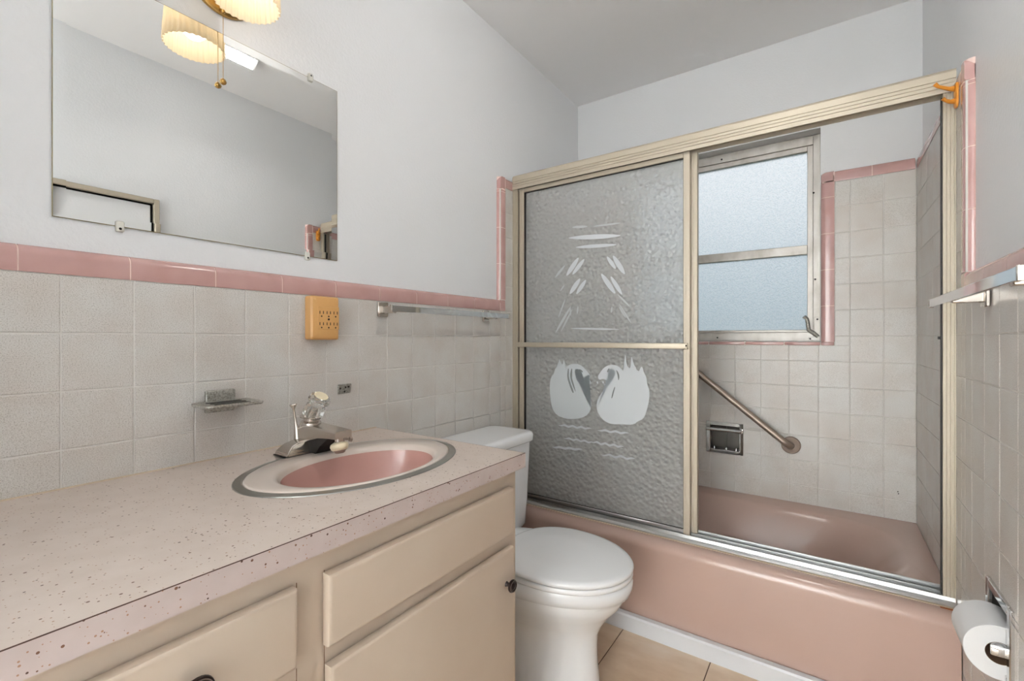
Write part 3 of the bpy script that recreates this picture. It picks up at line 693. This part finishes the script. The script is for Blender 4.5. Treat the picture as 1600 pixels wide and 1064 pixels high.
# ------------------------------------------------------------------ wall fittings by the basin
ou = thing('outlet_adapter', 'tan six-way outlet adapter under the pink border', 'outlet', (0.0, 0.752, 1.06))
y0, y1, z0, z1 = 0.704, 0.790, 1.061, 1.181
bm = bmesh.new()
def orr(a, dx, r_): return [(dx, y, z) for y, z, _ in rrect((y0+y1)/2, (z0+z1)/2, (y1-y0)/2-a, (z1-z0)/2-a, r_, 0, 4, 1)]
loft(bm, [orr(0, 0.001, 0.006), orr(0, 0.026, 0.006), orr(0.004, 0.031, 0.006), orr(0.014, 0.034, 0.004)]); link_mesh('body', bm, M_TAN, ou, smooth=30)
mbox('socket_face', (0.033, 0.721, 1.089), (0.0355, 0.786, 1.153), M_TAN, ou, 0.001, 1)
for row, zz in enumerate((1.136, 1.105)):
    for k in range(3):
        yc = 0.7315+0.0215*k
        for s_ in (-0.0052, 0.0052): mbox('slot', (0.0354, yc+s_-0.0011, zz-0.004), (0.0358, yc+s_+0.0011, zz+0.004), M_DARK, ou)
        bm = bmesh.new(); lathe(bm, (0.0353, yc, zz-0.0105), (1, 0, 0), [(0, 0.0022), (0.0006, 0.0022)], 10); link_mesh('slot', bm, M_DARK, ou)
bm = bmesh.new(); lathe(bm, (0.0353, 0.753, 1.1175), (1, 0, 0), [(0, 0.0030), (0.001, 0.0030)], 12); link_mesh('screw', bm, M_DARK, ou)

so = thing('soap_dish', 'small pitted metal soap dish on the tiled left wall', 'soap dish', (0, 0.485, 0.92))
mbox('mount_plate', (0.001, 0.458, 0.893), (0.010, 0.522, 0.944), M_NICKEL, so, 0.002, 1)
bm = bmesh.new()
oy, oz = 0.487, 0.9195
def sr(a, z, r_): return rrect(0.054, oy, 0.044-a, 0.062-a, r_, z, 5, 4)
loft(bm, [sr(0.003, oz-0.007, 0.012), sr(0, oz-0.004, 0.014), sr(0, oz, 0.014), sr(0.004, oz+0.001, 0.012), sr(0.012, oz-0.001, 0.008)]); link_mesh('tray', bm, M_NICKEL, so, smooth=40)
for x in (0.032, 0.054, 0.076):
    bm = bmesh.new(); extrude(bm, [(p_[0], p_[1]) for p_ in rrect(x, oy, 0.006, 0.038, 0.0055, 0, 4, 1)], 'z', oz-0.0012, oz-0.0003); link_mesh('slot', bm, M_DARK, so)
tb = thing('wall_bracket', 'small rusted metal bracket plate above the faucet', 'bracket', (0, 0.822, 0.915))
mbox('plate', (0.001, 0.803, 0.902), (0.005, 0.846, 0.930), M_NICKEL, tb, 0.0015, 1)
mbox('lip', (0.004, 0.803, 0.926), (0.010, 0.846, 0.930), M_NICKEL, tb, 0.001, 1)
for y, z in ((0.811, 0.918), (0.825, 0.908), (0.838, 0.921), (0.828, 0.92)):
    bm = bmesh.new(); lathe(bm, (0.005, y, z), (1, 0, 0), [(0, 0.003), (0.0008, 0.0028)], 10); link_mesh('hole', bm, M_DARK, tb)

# mirror --------------------------------------------------------------------
mi = thing('wall_mirror', 'frameless wall mirror hung on clips over the vanity', 'mirror', (-0.018, 0.507, 1.29))
my0, my1, mz0, mz1 = 0.2125, 0.8135, 1.2945, 1.793
XM = -0.0186
bm = bmesh.new()
def mr(ins, x): return [(x, my0+ins, mz0+ins), (x, my1-ins, mz0+ins), (x, my1-ins, mz1-ins), (x, my0+ins, mz1-ins)]
loft(bm, [mr(0, XM+0.0036), mr(0.018, XM+0.0042)], cap0=False); link_mesh('mirror_glass', bm, M_MIRROR, mi)
bm = bmesh.new(); box(bm, (-PL+0.0001, my0-0.001, mz0-0.001), (XM+0.0034, my1+0.001, mz1+0.001)); link_mesh('backing', bm, M_GOLD, mi)
for y, up_ in ((0.729, 1), (0.30, 1), (0.3105, -1), (0.7195, -1)):
    zc = mz1 if up_ > 0 else mz0
    cl = mbox('clip', (-PL+0.0001, y-0.007, zc-0.010 if up_ > 0 else zc-0.012), (-0.0100, y+0.007, zc+0.012 if up_ > 0 else zc+0.010), M_CLIP, mi, 0.002, 1)
    bm = bmesh.new(); lathe(bm, (-0.0102, y, zc+up_*0.006), (1, 0, 0), [(0, 0.0028), (0.001, 0.002)], 10); link_mesh('screw', bm, M_DARK, cl)

# medicine cabinet on the right wall (seen in the mirror)
mc = thing('medicine_cabinet', 'metal-framed recessed cabinet on the right wall, seen only in the mirror', 'cabinet', (XR+0.006, 0.6, 1.11))
a0, b0, a1, b1 = 0.36, 1.12, 0.835, 1.725
bm = bmesh.new()
for r_ in ((a0-0.010, b0-0.012, a0+0.010, b1+0.010), (a1-0.010, b0-0.012, a1+0.012, b1+0.010), (a0+0.010, b1-0.012, a1-0.010, b1+0.010), (a0+0.010, b0-0.012, a1-0.010, b0+0.010)):
    box(bm, (XR+PL-0.02, r_[0], r_[1]), (XR+PL-0.0002, r_[2], r_[3]), 0.002, 1)
link_mesh('frame', bm, M_ALU, mc, smooth=True)
mbox('door', (XR+PL, a0+0.004, b0+0.004), (XR+PL+0.006, a1-0.02, b1-0.02), M_PAINT, mc)
bm = bmesh.new(); box(bm, (XR+0.06, a0+0.001, b0+0.001), (XR+0.1, a1-0.001, b1-0.001)); link_mesh('box', bm, M_DARK, mc)  # dark back stands for the shadow in the gap beside the door

# wall lamp -------------------------------------------------------------------
LX, LY, LZ, LR = 0.121, 0.495, 1.804, 0.066
la = thing('wall_lamp', 'brass wall lamp with a ribbed cream glass shade and pull chain', 'wall lamp', (-PL, LY, 1.93))
bm = bmesh.new()
def oval(x, a, b): return [(x-PL, 0.503+a*math.cos(2*PI*k/48), 1.928+b*math.sin(2*PI*k/48)) for k in range(48)]
loft(bm, [oval(0.0003, 0.085, 0.090), oval(0.008, 0.085, 0.090), oval(0.014, 0.079, 0.084), oval(0.016, 0.068, 0.073), oval(0.024, 0.060, 0.064), oval(0.027, 0.02, 0.02)]); link_mesh('back_plate', bm, M_BRASS, la, smooth=40)
bm = bmesh.new(); pts = [(0.004, LY, 1.92)]
for k in range(9):
    a = PI*k/8; pts.append((0.065-0.056*math.cos(a), LY, 1.965+0.045*math.sin(a)))
tube(bm, pts+[(LX, LY, 1.935)], 0.007, 12); link_mesh('arm', bm, M_BRASS, la, smooth=True)
bm = bmesh.new(); lathe(bm, (LX, LY, 1.945), (0, 0, -1), [(0, 0.012), (0.01, 0.022), (0.03, 0.024), (0.045, 0.020)], 24); link_mesh('socket', bm, M_BRASS, la, smooth=True)
bm = bmesh.new(); n = 180
prof = [(0.124, 0.052), (0.110, 0.055), (0.095, 0.058), (0.070, 0.061), (0.040, 0.064), (0, LR), (-0.001, LR-0.0015), (0.040, 0.0615), (0.070, 0.0585), (0.095, 0.0555), (0.110, 0.0525), (0.1238, 0.050)]
rings = []
for z, r_ in prof:
    rings.append([(LX+(r_+0.0020*math.cos(30*2*PI*k/n))*math.cos(2*PI*k/n), LY+(r_+0.0020*math.cos(30*2*PI*k/n))*math.sin(2*PI*k/n), LZ+z) for k in range(n)])
rings.append(rings[0]); loft(bm, rings, cap0=False, cap1=False); bmesh.ops.remove_doubles(bm, verts=bm.verts, dist=1e-7); link_mesh('shade', bm, M_SHADE, la, smooth=50)
bm = bmesh.new(); lathe(bm, (LX, LY, LZ+0.098), (0, 0, -1), [(0, 0.013), (0.015, 0.016), (0.03, 0.026), (0.045, 0.030), (0.06, 0.027), (0.071, 0.016), (0.075, 0.004)], 24); link_mesh('bulb', bm, M_BULB, la, smooth=True)
bm = bmesh.new(); lathe(bm, (0.0, 0.499, 1.842), (0.1, 0, -1), [(-0.01, 0.004), (0.0, 0.006), (0.006, 0.005), (0.008, 0.003)], 14); link_mesh('chain_eyelet', bm, M_BRASS, la, smooth=True)
bm = bmesh.new()
z = 1.836
while z > 1.679:
    bmesh.ops.create_icosphere(bm, subdivisions=1, radius=0.0013, matrix=Matrix.Translation((-0.001, 0.499, z))); z -= 0.0031
ch = link_mesh('pull_chain', bm, M_BRASS, la, smooth=True)
bm = bmesh.new(); lathe(bm, (-0.001, 0.499, 1.680), (0, 0, -1), [(0, 0.002), (0.003, 0.0055), (0.008, 0.0075), (0.012, 0.006), (0.0145, 0.002)], 18); link_mesh('chain_ball', bm, M_BRASS, ch, smooth=True)

# ceiling light (seen in the mirror); lens slant added to steer its light
cl = thing('ceiling_light', 'small slanted ceiling light reflected at the top of the mirror', 'ceiling light', (1.088, 1.022, ZC))
bm = bmesh.new(); extrude(bm, [(1.056, ZC-0.0005), (1.056, ZC-0.004), (1.102, ZC-0.036), (1.114, ZC-0.036), (1.120, ZC-0.031), (1.120, ZC-0.0005)], 'y', 0.93, 1.115); link_mesh('housing', bm, M_PLASTIC, cl)
bm = bmesh.new(); extrude(bm, [(1.0605, ZC-0.0065), (1.0585, ZC-0.0090), (1.0985, ZC-0.0368), (1.1005, ZC-0.0345)], 'y', 0.948, 1.105); link_mesh('lens', bm, M_LENS, cl)
bm = bmesh.new(); lathe(bm, (1.079, 0.939, ZC-0.0196), (-0.57, 0, -0.82), [(0, 0.005), (0.004, 0.004)], 10); link_mesh('screw', bm, M_BRASS, cl)

# ------------------------------------------------------------------ vanity
CZ, CT = 0.783, 0.749; CY0, CY1, CXF = -0.42, 0.942, 0.563
SX, SY, SA, SB = 0.298, 0.656, 0.183, 0.258
va = thing('vanity_cabinet', 'cream painted vanity cabinet below the flecked counter', 'cabinet', (0.27, 0.28, 0))
XF = 0.541
bm = bmesh.new(); box(bm, (0.002, CY0+0.01, 0.09), (XF, 0.932, CT-0.0005)); box(bm, (0.002, CY0+0.01, 0.0), (XF-0.06, 0.932, 0.09))
# hollow under the basin
bm.free(); bm = bmesh.new()
t = 0.018
for a, b in (((XF-t, CY0+0.01, 0.09), (XF, 0.932, CT-0.0005)), ((0.002, 0.932-t, 0.0), (XF-t, 0.932, CT-0.0005)), ((0.002, CY0+0.01, 0.0), (XF-t, CY0+0.01+t, CT-0.0005)), ((0.002, CY0+0.03, 0.09), (XF-t, 0.912, 0.105)), ((XF-0.07, CY0+0.03, 0), (XF-0.055, 0.912, 0.09))): box(bm, a, b)
link_mesh('body', bm, M_CAB, va)
for y in (0.3675, 0.412): mbox('seam', (XF-0.001, y-0.0006, 0.1), (XF+0.0003, y+0.0006, CT-0.04), M_SEAM, va)
def front(name, y0, y1, z0, z1):
    bm = bmesh.new(); th = 0.019
    def q(i, x): return [(x, y0+i, z0+i), (x, y1-i, z0+i), (x, y1-i, z1-i), (x, y0+i, z1-i)]
    loft(bm, [q(0.004, XF), q(0.003, XF+0.002), q(0, XF+0.003), q(0, XF+th-0.005), q(0.0012, XF+th-0.002), q(0.004, XF+th-0.0004), q(0.007, XF+th)], cap0=True)
    return link_mesh(name, bm, M_CAB, va, smooth=35)
fd = front('false_drawer_front', 0.408, 0.900, 0.598, 0.708)
dr_ = front('door', 0.411, 0.902, 0.12, 0.567)
d1 = front('drawer', 0.095, 0.360, 0.596, 0.709)
d2 = front('drawer', 0.095, 0.360, 0.34, 0.568)
front('door', -0.40, 0.05, 0.12, 0.567); front('drawer', -0.40, 0.05, 0.596, 0.709)
def knob(parent, y, z, R=0.017):
    bm = bmesh.new(); k = R/0.017; x = XF+0.019
    lathe(bm, (x-0.001, y, z), (1, 0, 0), [(0, 0.008*k), (0.003, 0.006*k), (0.008, 0.005*k), (0.012, 0.007*k), (0.0145, 0.0155*k), (0.017, 0.017*k), (0.020, 0.0165*k), (0.0215, 0.0145*k), (0.0205, 0.013*k), (0.022, 0.011*k), (0.0212, 0.0095*k), (0.0228, 0.007*k), (0.0238, 0.003*k)], 28)
    kb = link_mesh('knob', bm, M_BRONZE, parent, smooth=25)
    bm = bmesh.new(); lathe(bm, (x+0.0203, y, z), (1, 0, 0), [(0, 0.0150*k), (0.0009, 0.0150*k), (0.0009, 0.0140*k), (0, 0.0140*k)], 28, False, False); link_mesh('ring', bm, M_BRONZE2, kb, smooth=True)
knob(dr_, 0.868, 0.492, 0.0145); knob(d1, 0.227, 0.653, 0.019); knob(d2, 0.227, 0.45)

# counter with a hole for the basin
co = thing('vanity_countertop', 'cream laminate countertop flecked with brown', 'countertop', (0.28, 0.26, CT))
bm = bmesh.new(); N = 96
def rect_pt(a):
    dx, dy = math.cos(a), math.sin(a); best = 1e9
    for t in ([(CXF-SX)/dx] if dx > 1e-9 else [(0.0006-SX)/dx] if dx < -1e-9 else [])+([(CY1-SY)/dy] if dy > 1e-9 else [(CY0-SY)/dy] if dy < -1e-9 else []): best = min(best, t)
    return (SX+dx*best, SY+dy*best)
angs = [2*PI*k/N for k in range(N)]
for c_ in ((CXF, CY1), (0.0006, CY1), (0.0006, CY0), (CXF, CY0)):
    a = math.atan2(c_[1]-SY, c_[0]-SX) % (2*PI); i = min(range(N), key=lambda k: min(abs(angs[k]-a), 2*PI-abs(angs[k]-a))); angs[i] = a
O = [rect_pt(a) for a in angs]
h_a, h_b = SA-0.012, SB-0.012
def ell(a, A_, B_):
    # same direction as the rectangle point
    dx, dy = math.cos(a), math.sin(a); t = 1/math.sqrt((dx/A_)**2+(dy/B_)**2); return (SX+dx*t, SY+dy*t)
I_ = [ell(a, h_a, h_b) for a in angs]
loft(bm, [[(x, y, CT) for x, y in I_], [(x, y, CT) for x, y in O], [(x, y, CZ) for x, y in O], [(x, y, CZ) for x, y in I_], [(x, y, CT) for x, y in I_]], cap0=False, cap1=False)
bmesh.ops.remove_doubles(bm, verts=bm.verts, dist=1e-6)
link_mesh('top', bm, M_LAM, co)
bm = bmesh.new(); box(bm, (CXF, CY0, CT-0.001), (CXF+0.0012, CY1+0.0012, CZ-0.0011)); box(bm, (0.001, CY1, CT-0.001), (CXF, CY1+0.0012, CZ-0.0011)); link_mesh('edge_band', bm, M_LAMEDGE, co)
bm = bmesh.new(); box(bm, (CXF, CY0, CZ-0.0011), (CXF+0.0011, CY1+0.001, CZ)); box(bm, (0.001, CY1, CZ-0.0011), (CXF, CY1+0.0011, CZ)); link_mesh('joint_line', bm, M_LAMLINE, co)
bm = bmesh.new(); box(bm, (0.0003, CY0, CZ-0.002), (0.004, CY1, CZ+0.0025), 0.001, 1); link_mesh('back_caulk', bm, M_CAULK, co)

# basin
si = thing('wash_basin', 'oval pink wash basin with a steel ring set in the counter', 'sink', (SX, SY, CT))
def el(cx, cy, A_, B_, z, n=72): return [(cx+A_*math.cos(2*PI*k/n), cy+B_*math.sin(2*PI*k/n), z) for k in range(n)]
bm = bmesh.new(); loft(bm, [el(SX, SY, SA, SB, CZ+0.0003), el(SX, SY, SA-0.001, SB-0.001, CZ+0.002), el(SX, SY, SA-0.016, SB-0.016, CZ+0.0035), el(SX, SY, SA-0.0175, SB-0.0175, CZ+0.0025), el(SX, SY, SA-0.0175, SB-0.0175, CZ-0.004)], False, False); link_mesh('steel_ring', bm, M_RING, si, smooth=35)
bm = bmesh.new(); A1, B1 = SA-0.0175, SB-0.0175; bcx, bcy = 0.323, 0.650
loft(bm, [el(SX, SY, A1, B1, CZ-0.003), el(SX, SY, A1-0.0008, B1-0.0008, CZ+0.0035), el(SX, SY, A1-0.004, B1-0.005, CZ+0.0055), el(bcx-0.003, bcy+0.001, 0.137, 0.192, CZ+0.0052), el(bcx, bcy, 0.132, 0.186, CZ+0.004), el(bcx, bcy, 0.128, 0.181, CZ+0.0005), el(bcx, bcy, 0.1245, 0.1765, CZ-0.007)], False, False); link_mesh('rim', bm, M_RIM, si, smooth=60)
bm = bmesh.new(); loft(bm, [el(bcx, bcy, 0.1245, 0.1765, CZ-0.007), el(bcx, bcy, 0.121, 0.172, CZ-0.02), el(bcx, bcy, 0.114, 0.162, CZ-0.05), el(bcx, bcy, 0.100, 0.142, CZ-0.085), el(bcx, bcy, 0.075, 0.105, CZ-0.112), el(bcx, bcy, 0.045, 0.055, CZ-0.124), el(bcx, bcy, 0.02, 0.02, CZ-0.127)], False, True); link_mesh('bowl', bm, M_BOWL, si, smooth=60)
bm = bmesh.new(); lathe(bm, (bcx, bcy, CZ-0.127), (0, 0, 1), [(0, 0.022), (0.003, 0.021), (0.004, 0.012)], 20); link_mesh('drain', bm, M_CHROME, si, smooth=True)

# faucet
fa = thing('faucet', 'chrome single-knob basin faucet with a clear faceted handle', 'faucet', (0.118, 0.650, CZ+0.006))
FY, FB = 0.650, CZ+0.0045
bm = bmesh.new()
def fr(x0, x1, y0, y1, z): return [(x0, y0, z), (x1, y0, z), (x1, y1, z), (x0, y1, z)]
loft(bm, [fr(0.092, 0.150, 0.572, 0.728, FB), fr(0.092, 0.150, 0.572, 0.728, FB+0.008), fr(0.098, 0.141, 0.590, 0.710, FB+0.024), fr(0.102, 0.136, 0.612, 0.688, FB+0.030)])
bmesh.ops.bevel(bm, geom=[e for e in bm.edges], offset=0.0025, segments=2, affect='EDGES'); link_mesh('base', bm, M_FAUCET, fa, smooth=35)
mbox('gasket', (0.090, 0.570, FB-0.0008), (0.152, 0.730, FB+0.0015), M_RUBBER, fa)
bm = bmesh.new()
def sp_(x, hw, z0, z1, ch_): return [(x, FY-hw, z0), (x, FY+hw, z0), (x, FY+hw, z1-ch_), (x, FY+hw-ch_, z1), (x, FY-hw+ch_, z1), (x, FY-hw, z1-ch_)]
loft(bm, [sp_(0.098, 0.026, FB+0.02, FB+0.060, 0.006), sp_(0.125, 0.030, FB+0.022, FB+0.066, 0.007), sp_(0.150, 0.028, FB+0.032, FB+0.065, 0.006), sp_(0.185, 0.025, FB+0.041, FB+0.064, 0.004), sp_(0.222, 0.023, FB+0.044, FB+0.063, 0.003), sp_(0.250, 0.022, FB+0.045, FB+0.062, 0.003)])
link_mesh('spout', bm, M_FAUCET, fa, smooth=30)
bm = bmesh.new(); extrude(bm, [(0.120, FB+0.002), (0.172, FB+0.002), (0.190, FB+0.022), (0.226, FB+0.0462), (0.19, FB+0.048), (0.120, FB+0.045)], 'y', FY-0.0225, FY+0.0225); link_mesh('spout_hollow_shade', bm, M_DARK, fa)  # dark wedge painted in for the shade under the hollow spout
bm = bmesh.new(); lathe(bm, (0.116, FY, FB+0.058), (0.10, 0, 1), [(0, 0.026), (0.012, 0.024), (0.016, 0.018), (0.022, 0.018), (0.024, 0.026), (0.027, 0.027), (0.028, 0.010)], 24); link_mesh('collar', bm, M_FAUCET, fa, smooth=30)
bm = bmesh.new(); lathe(bm, (0.118, FY, FB+0.082), (0.62, 0.12, 1), [(0, 0.016), (0.004, 0.022), (0.016, 0.026), (0.030, 0.024), (0.036, 0.018), (0.041, 0.018), (0.046, 0.025), (0.053, 0.027), (0.060, 0.024), (0.063, 0.012)], 10); kb = link_mesh('handle', bm, M_ACRYL, fa)
bm = bmesh.new(); d_ = Vector((0.62, 0.12, 1)).normalized(); lathe(bm, Vector((0.118, FY, FB+0.082))+d_*0.0632, d_, [(0, 0.017), (0.0015, 0.0165), (0.002, 0.008)], 20); link_mesh('handle_cap', bm, M_CREAM, kb, smooth=True)
bm = bmesh.new(); lathe(bm, (0.117, FY, FB+0.082), d_, [(0, 0.008), (0.03, 0.007)], 14); link_mesh('handle_stem', bm, M_FAUCET, kb, smooth=True)
bm = bmesh.new(); lathe(bm, (0.098, FY-0.022, FB+0.022), (-0.08, -0.10, 1), [(0, 0.011), (0.02, 0.007), (0.045, 0.0035), (0.078, 0.003), (0.083, 0.004), (0.092, 0.009), (0.094, 0.008)], 16); link_mesh('lift_rod', bm, M_FAUCET, fa, smooth=30)
ae = (0.232, FY, FB+0.048)
bm = bmesh.new(); lathe(bm, ae, (0, 0, -1), [(0, 0.011), (0.012, 0.011), (0.012, 0.013), (0.016, 0.013)], 20); aer = link_mesh('aerator', bm, M_FAUCET, fa, smooth=30)
bm = bmesh.new(); lathe(bm, (ae[0], ae[1], ae[2]-0.014), (0.2, 0, -1), [(0, 0.012), (0.004, 0.019), (0.010, 0.021), (0.016, 0.019), (0.019, 0.016)], 24); link_mesh('spray_ring', bm, M_CREAM, aer, smooth=40)
bm = bmesh.new(); lathe(bm, (ae[0]+0.0036, ae[1], ae[2]-0.0325), (0.2, 0, -1), [(0, 0.0162), (0.0015, 0.0155), (0.0015, 0.013), (0.006, 0.0115), (0.0075, 0.0085), (0.003, 0.008)], 24); link_mesh('spray_nozzle', bm, M_STEEL, aer, smooth=30)
bm = bmesh.new(); lathe(bm, (ae[0], ae[1]+0.010, ae[2]-0.008), (0.3, 1, -0.2), [(0, 0.003), (0.014, 0.003), (0.016, 0.006), (0.022, 0.006), (0.024, 0.003)], 14); link_mesh('diverter_pin', bm, M_STEEL, aer, smooth=True)

# ------------------------------------------------------------------ toilet
to = thing('toilet', 'white two-piece toilet with closed lid between vanity and tub', 'toilet', (0.4, 1.285, 0))
TY = 1.285
def egg(xb, xf, hw, z, n=56, sq=2.3):
    xc = xb+(xf-xb)*0.44; pts = []
    for k in range(n):
        a = 2*PI*k/n; c_, s_ = math.cos(a), math.sin(a)
        e = 2/sq; cc = math.copysign(abs(c_)**(e if c_ < 0 else 1.0), c_); ss = math.copysign(abs(s_)**(e if c_ < 0 else 1.0), s_)
        pts.append((xc+cc*((xf-xc) if c_ > 0 else (xc-xb)), TY+hw*ss, z))
    return pts
bm = bmesh.new()
loft(bm, [egg(0.13, 0.605, 0.112, 0.0, sq=3), egg(0.13, 0.605, 0.112, 0.012, sq=3), egg(0.13, 0.604, 0.110, 0.03, sq=3), egg(0.13, 0.598, 0.106, 0.08, sq=3), egg(0.13, 0.597, 0.106, 0.13, sq=3), egg(0.13, 0.600, 0.110, 0.165), egg(0.13, 0.614, 0.125, 0.195), egg(0.13, 0.640, 0.148, 0.235),
          egg(0.13, 0.668, 0.165, 0.265), egg(0.13, 0.680, 0.173, 0.288), egg(0.13, 0.683, 0.174, 0.300), egg(0.13, 0.697, 0.184, 0.307), egg(0.13, 0.704, 0.188, 0.325), egg(0.13, 0.706, 0.189, 0.342), egg(0.13, 0.700, 0.185, 0.350), egg(0.14, 0.68, 0.17, 0.352)])
link_mesh('bowl', bm, M_WHITE, to, smooth=50)
bm = bmesh.new(); loft(bm, [egg(0.285, 0.700, 0.182, 0.3525), egg(0.282, 0.704, 0.185, 0.356), egg(0.282, 0.704, 0.185, 0.364), egg(0.285, 0.701, 0.182, 0.3675)]); link_mesh('seat', bm, M_PLASTIC, to, smooth=50)
bm = bmesh.new(); loft(bm, [egg(0.287, 0.700, 0.181, 0.3695), egg(0.283, 0.705, 0.1855, 0.373), egg(0.283, 0.706, 0.186, 0.380), egg(0.287, 0.702, 0.182, 0.3845), egg(0.30, 0.688, 0.170, 0.3868), egg(0.33, 0.645, 0.135, 0.388), egg(0.345, 0.625, 0.118, 0.3905), egg(0.38, 0.58, 0.08, 0.3915)]); link_mesh('lid', bm, M_PLASTIC, to, smooth=50)
for s_ in (-0.075, 0.075): mbox('hinge', (0.245, TY+s_-0.02, 0.352), (0.295, TY+s_+0.02, 0.378), M_PLASTIC, to, 0.005, 2)
bm = bmesh.new(); Tc = 1.290
loft(bm, [rrect(0.115, Tc, 0.088, 0.208, 0.03, 0.336), rrect(0.116, Tc, 0.096, 0.218, 0.035, 0.350), rrect(0.116, Tc, 0.100, 0.226, 0.035, 0.45), rrect(0.117, Tc, 0.104, 0.236, 0.035, 0.664)]); link_mesh('tank', bm, M_WHITE, to, smooth=50)
bm = bmesh.new()
loft(bm, [rrect(0.119, Tc, 0.108, 0.241, 0.036, 0.6645), rrect(0.119, Tc, 0.112, 0.248, 0.04, 0.669), rrect(0.119, Tc, 0.112, 0.249, 0.04, 0.690), rrect(0.119, Tc, 0.109, 0.246, 0.04, 0.698), rrect(0.119, Tc, 0.102, 0.239, 0.036, 0.7015), rrect(0.119, Tc, 0.09, 0.225, 0.03, 0.702)]); link_mesh('tank_lid', bm, M_WHITE, to, smooth=50)
bm = bmesh.new(); tube(bm, [(0.222, 1.10, 0.625), (0.236, 1.10, 0.625), (0.240, 1.11, 0.624), (0.238, 1.17, 0.618)], 0.006, 10); link_mesh('flush_lever', bm, M_CHROME, to, smooth=True)
bm = bmesh.new(); lathe(bm, (0.697, 1.33, 0.292), (1, 0.25, 0), [(-0.022, 0.0025), (-0.0135, 0.0025)], 8); link_mesh('chip', bm, M_DARK, to)

# ------------------------------------------------------------------ paper holder, roll, hooks
th = thing('paper_holder', 'recessed chrome toilet paper holder in the right wall', 'paper holder', (XR, 1.31, 0.44))
y0, z0, y1, z1 = TPR
bm = bmesh.new()
for r_ in ((y0-0.014, z0-0.014, y0+0.004, z1+0.014), (y1-0.004, z0-0.014, y1+0.014, z1+0.014), (y0+0.004, z1-0.004, y1-0.004, z1+0.014), (y0+0.004, z0-0.014, y1-0.004, z0+0.004)):
    box(bm, (XR-0.007, r_[0], r_[1]), (XR+0.002, r_[2], r_[3]), 0.002, 1)
link_mesh('frame', bm, M_CHROME, th, smooth=True)
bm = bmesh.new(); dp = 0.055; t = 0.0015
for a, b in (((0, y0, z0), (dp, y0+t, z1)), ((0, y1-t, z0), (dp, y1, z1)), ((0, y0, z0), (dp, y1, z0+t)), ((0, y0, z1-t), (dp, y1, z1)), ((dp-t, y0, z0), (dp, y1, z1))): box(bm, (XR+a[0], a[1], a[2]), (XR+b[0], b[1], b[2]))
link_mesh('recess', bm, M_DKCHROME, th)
RX, RZ = XR-0.013, 0.466
for y in (y0+0.004, y1-0.004): 
    bm = bmesh.new(); box(bm, (RX-0.016, y-0.0035, RZ-0.010), (XR+0.012, y+0.0035, RZ+0.010), 0.003, 2); link_mesh('arm', bm, M_CHROME, th, smooth=True)
bm = bmesh.new(); tube(bm, [(RX, y0+0.006, RZ), (RX, y0+0.02, RZ)], 0.0085, 14); tube(bm, [(RX, y0+0.02, RZ), (RX, y1-0.006, RZ)], 0.0115, 16); link_mesh('roller', bm, M_PLASTIC, th, smooth=30)
ro = thing('toilet_paper_roll', 'white toilet paper roll on the recessed wall holder', 'toilet paper', (RX, 1.311, RZ-0.055))
ya, yb_ = y0+0.014, y1-0.014; R_ = 0.052; ri = 0.0205; zc = RZ-(ri-0.0118)
bm = bmesh.new(); n = 48
def cr(r_, y): return [(RX+r_*math.cos(2*PI*k/n), y, zc+r_*math.sin(2*PI*k/n)) for k in range(n)]
loft(bm, [cr(ri+0.0008, ya), cr(R_-0.001, ya), cr(R_, ya+0.001), cr(R_, yb_-0.001), cr(R_-0.001, yb_), cr(ri+0.0008, yb_)], False, False); link_mesh('paper', bm, M_PAPER, ro, smooth=40)
bm = bmesh.new(); loft(bm, [cr(ri+0.0008, ya), cr(ri, ya), cr(ri, yb_), cr(ri+0.0008, yb_)], False, False); link_mesh('core', bm, M_CARD, ro, smooth=40)

hk = thing('hook_rack', 'amber plastic hook stuck beside the shower header', 'hook', (XR-0.003, 1.685, 1.70))
bm = bmesh.new(); pts = rrect(1.682, 1.715, 0.014, 0.033, 0.010, 0, 5, 2)
loft(bm, [[(XR-0.0015, a, b) for a, b, _ in pts], [(XR-0.006, a, b) for a, b, _ in pts], [(XR-0.0075, a+(1.682-a)*0.15, b+(1.715-b)*0.08) for a, b, _ in pts]]); link_mesh('plate', bm, M_AMBER, hk, smooth=40)
bm = bmesh.new(); tube(bm, [(XR-0.006, 1.680, 1.733), (XR-0.02, 1.674, 1.734), (XR-0.042, 1.664, 1.742), (XR-0.050, 1.660, 1.750)], [0.008, 0.005, 0.004, 0.0055], 12); link_mesh('hook', bm, M_AMBER, hk, smooth=True)
bm = bmesh.new(); tube(bm, [(XR-0.006, 1.680, 1.700), (XR-0.018, 1.674, 1.699), (XR-0.028, 1.668, 1.703), (XR-0.033, 1.665, 1.708)], [0.008, 0.005, 0.004, 0.005], 12); link_mesh('hook', bm, M_AMBER, hk, smooth=True)
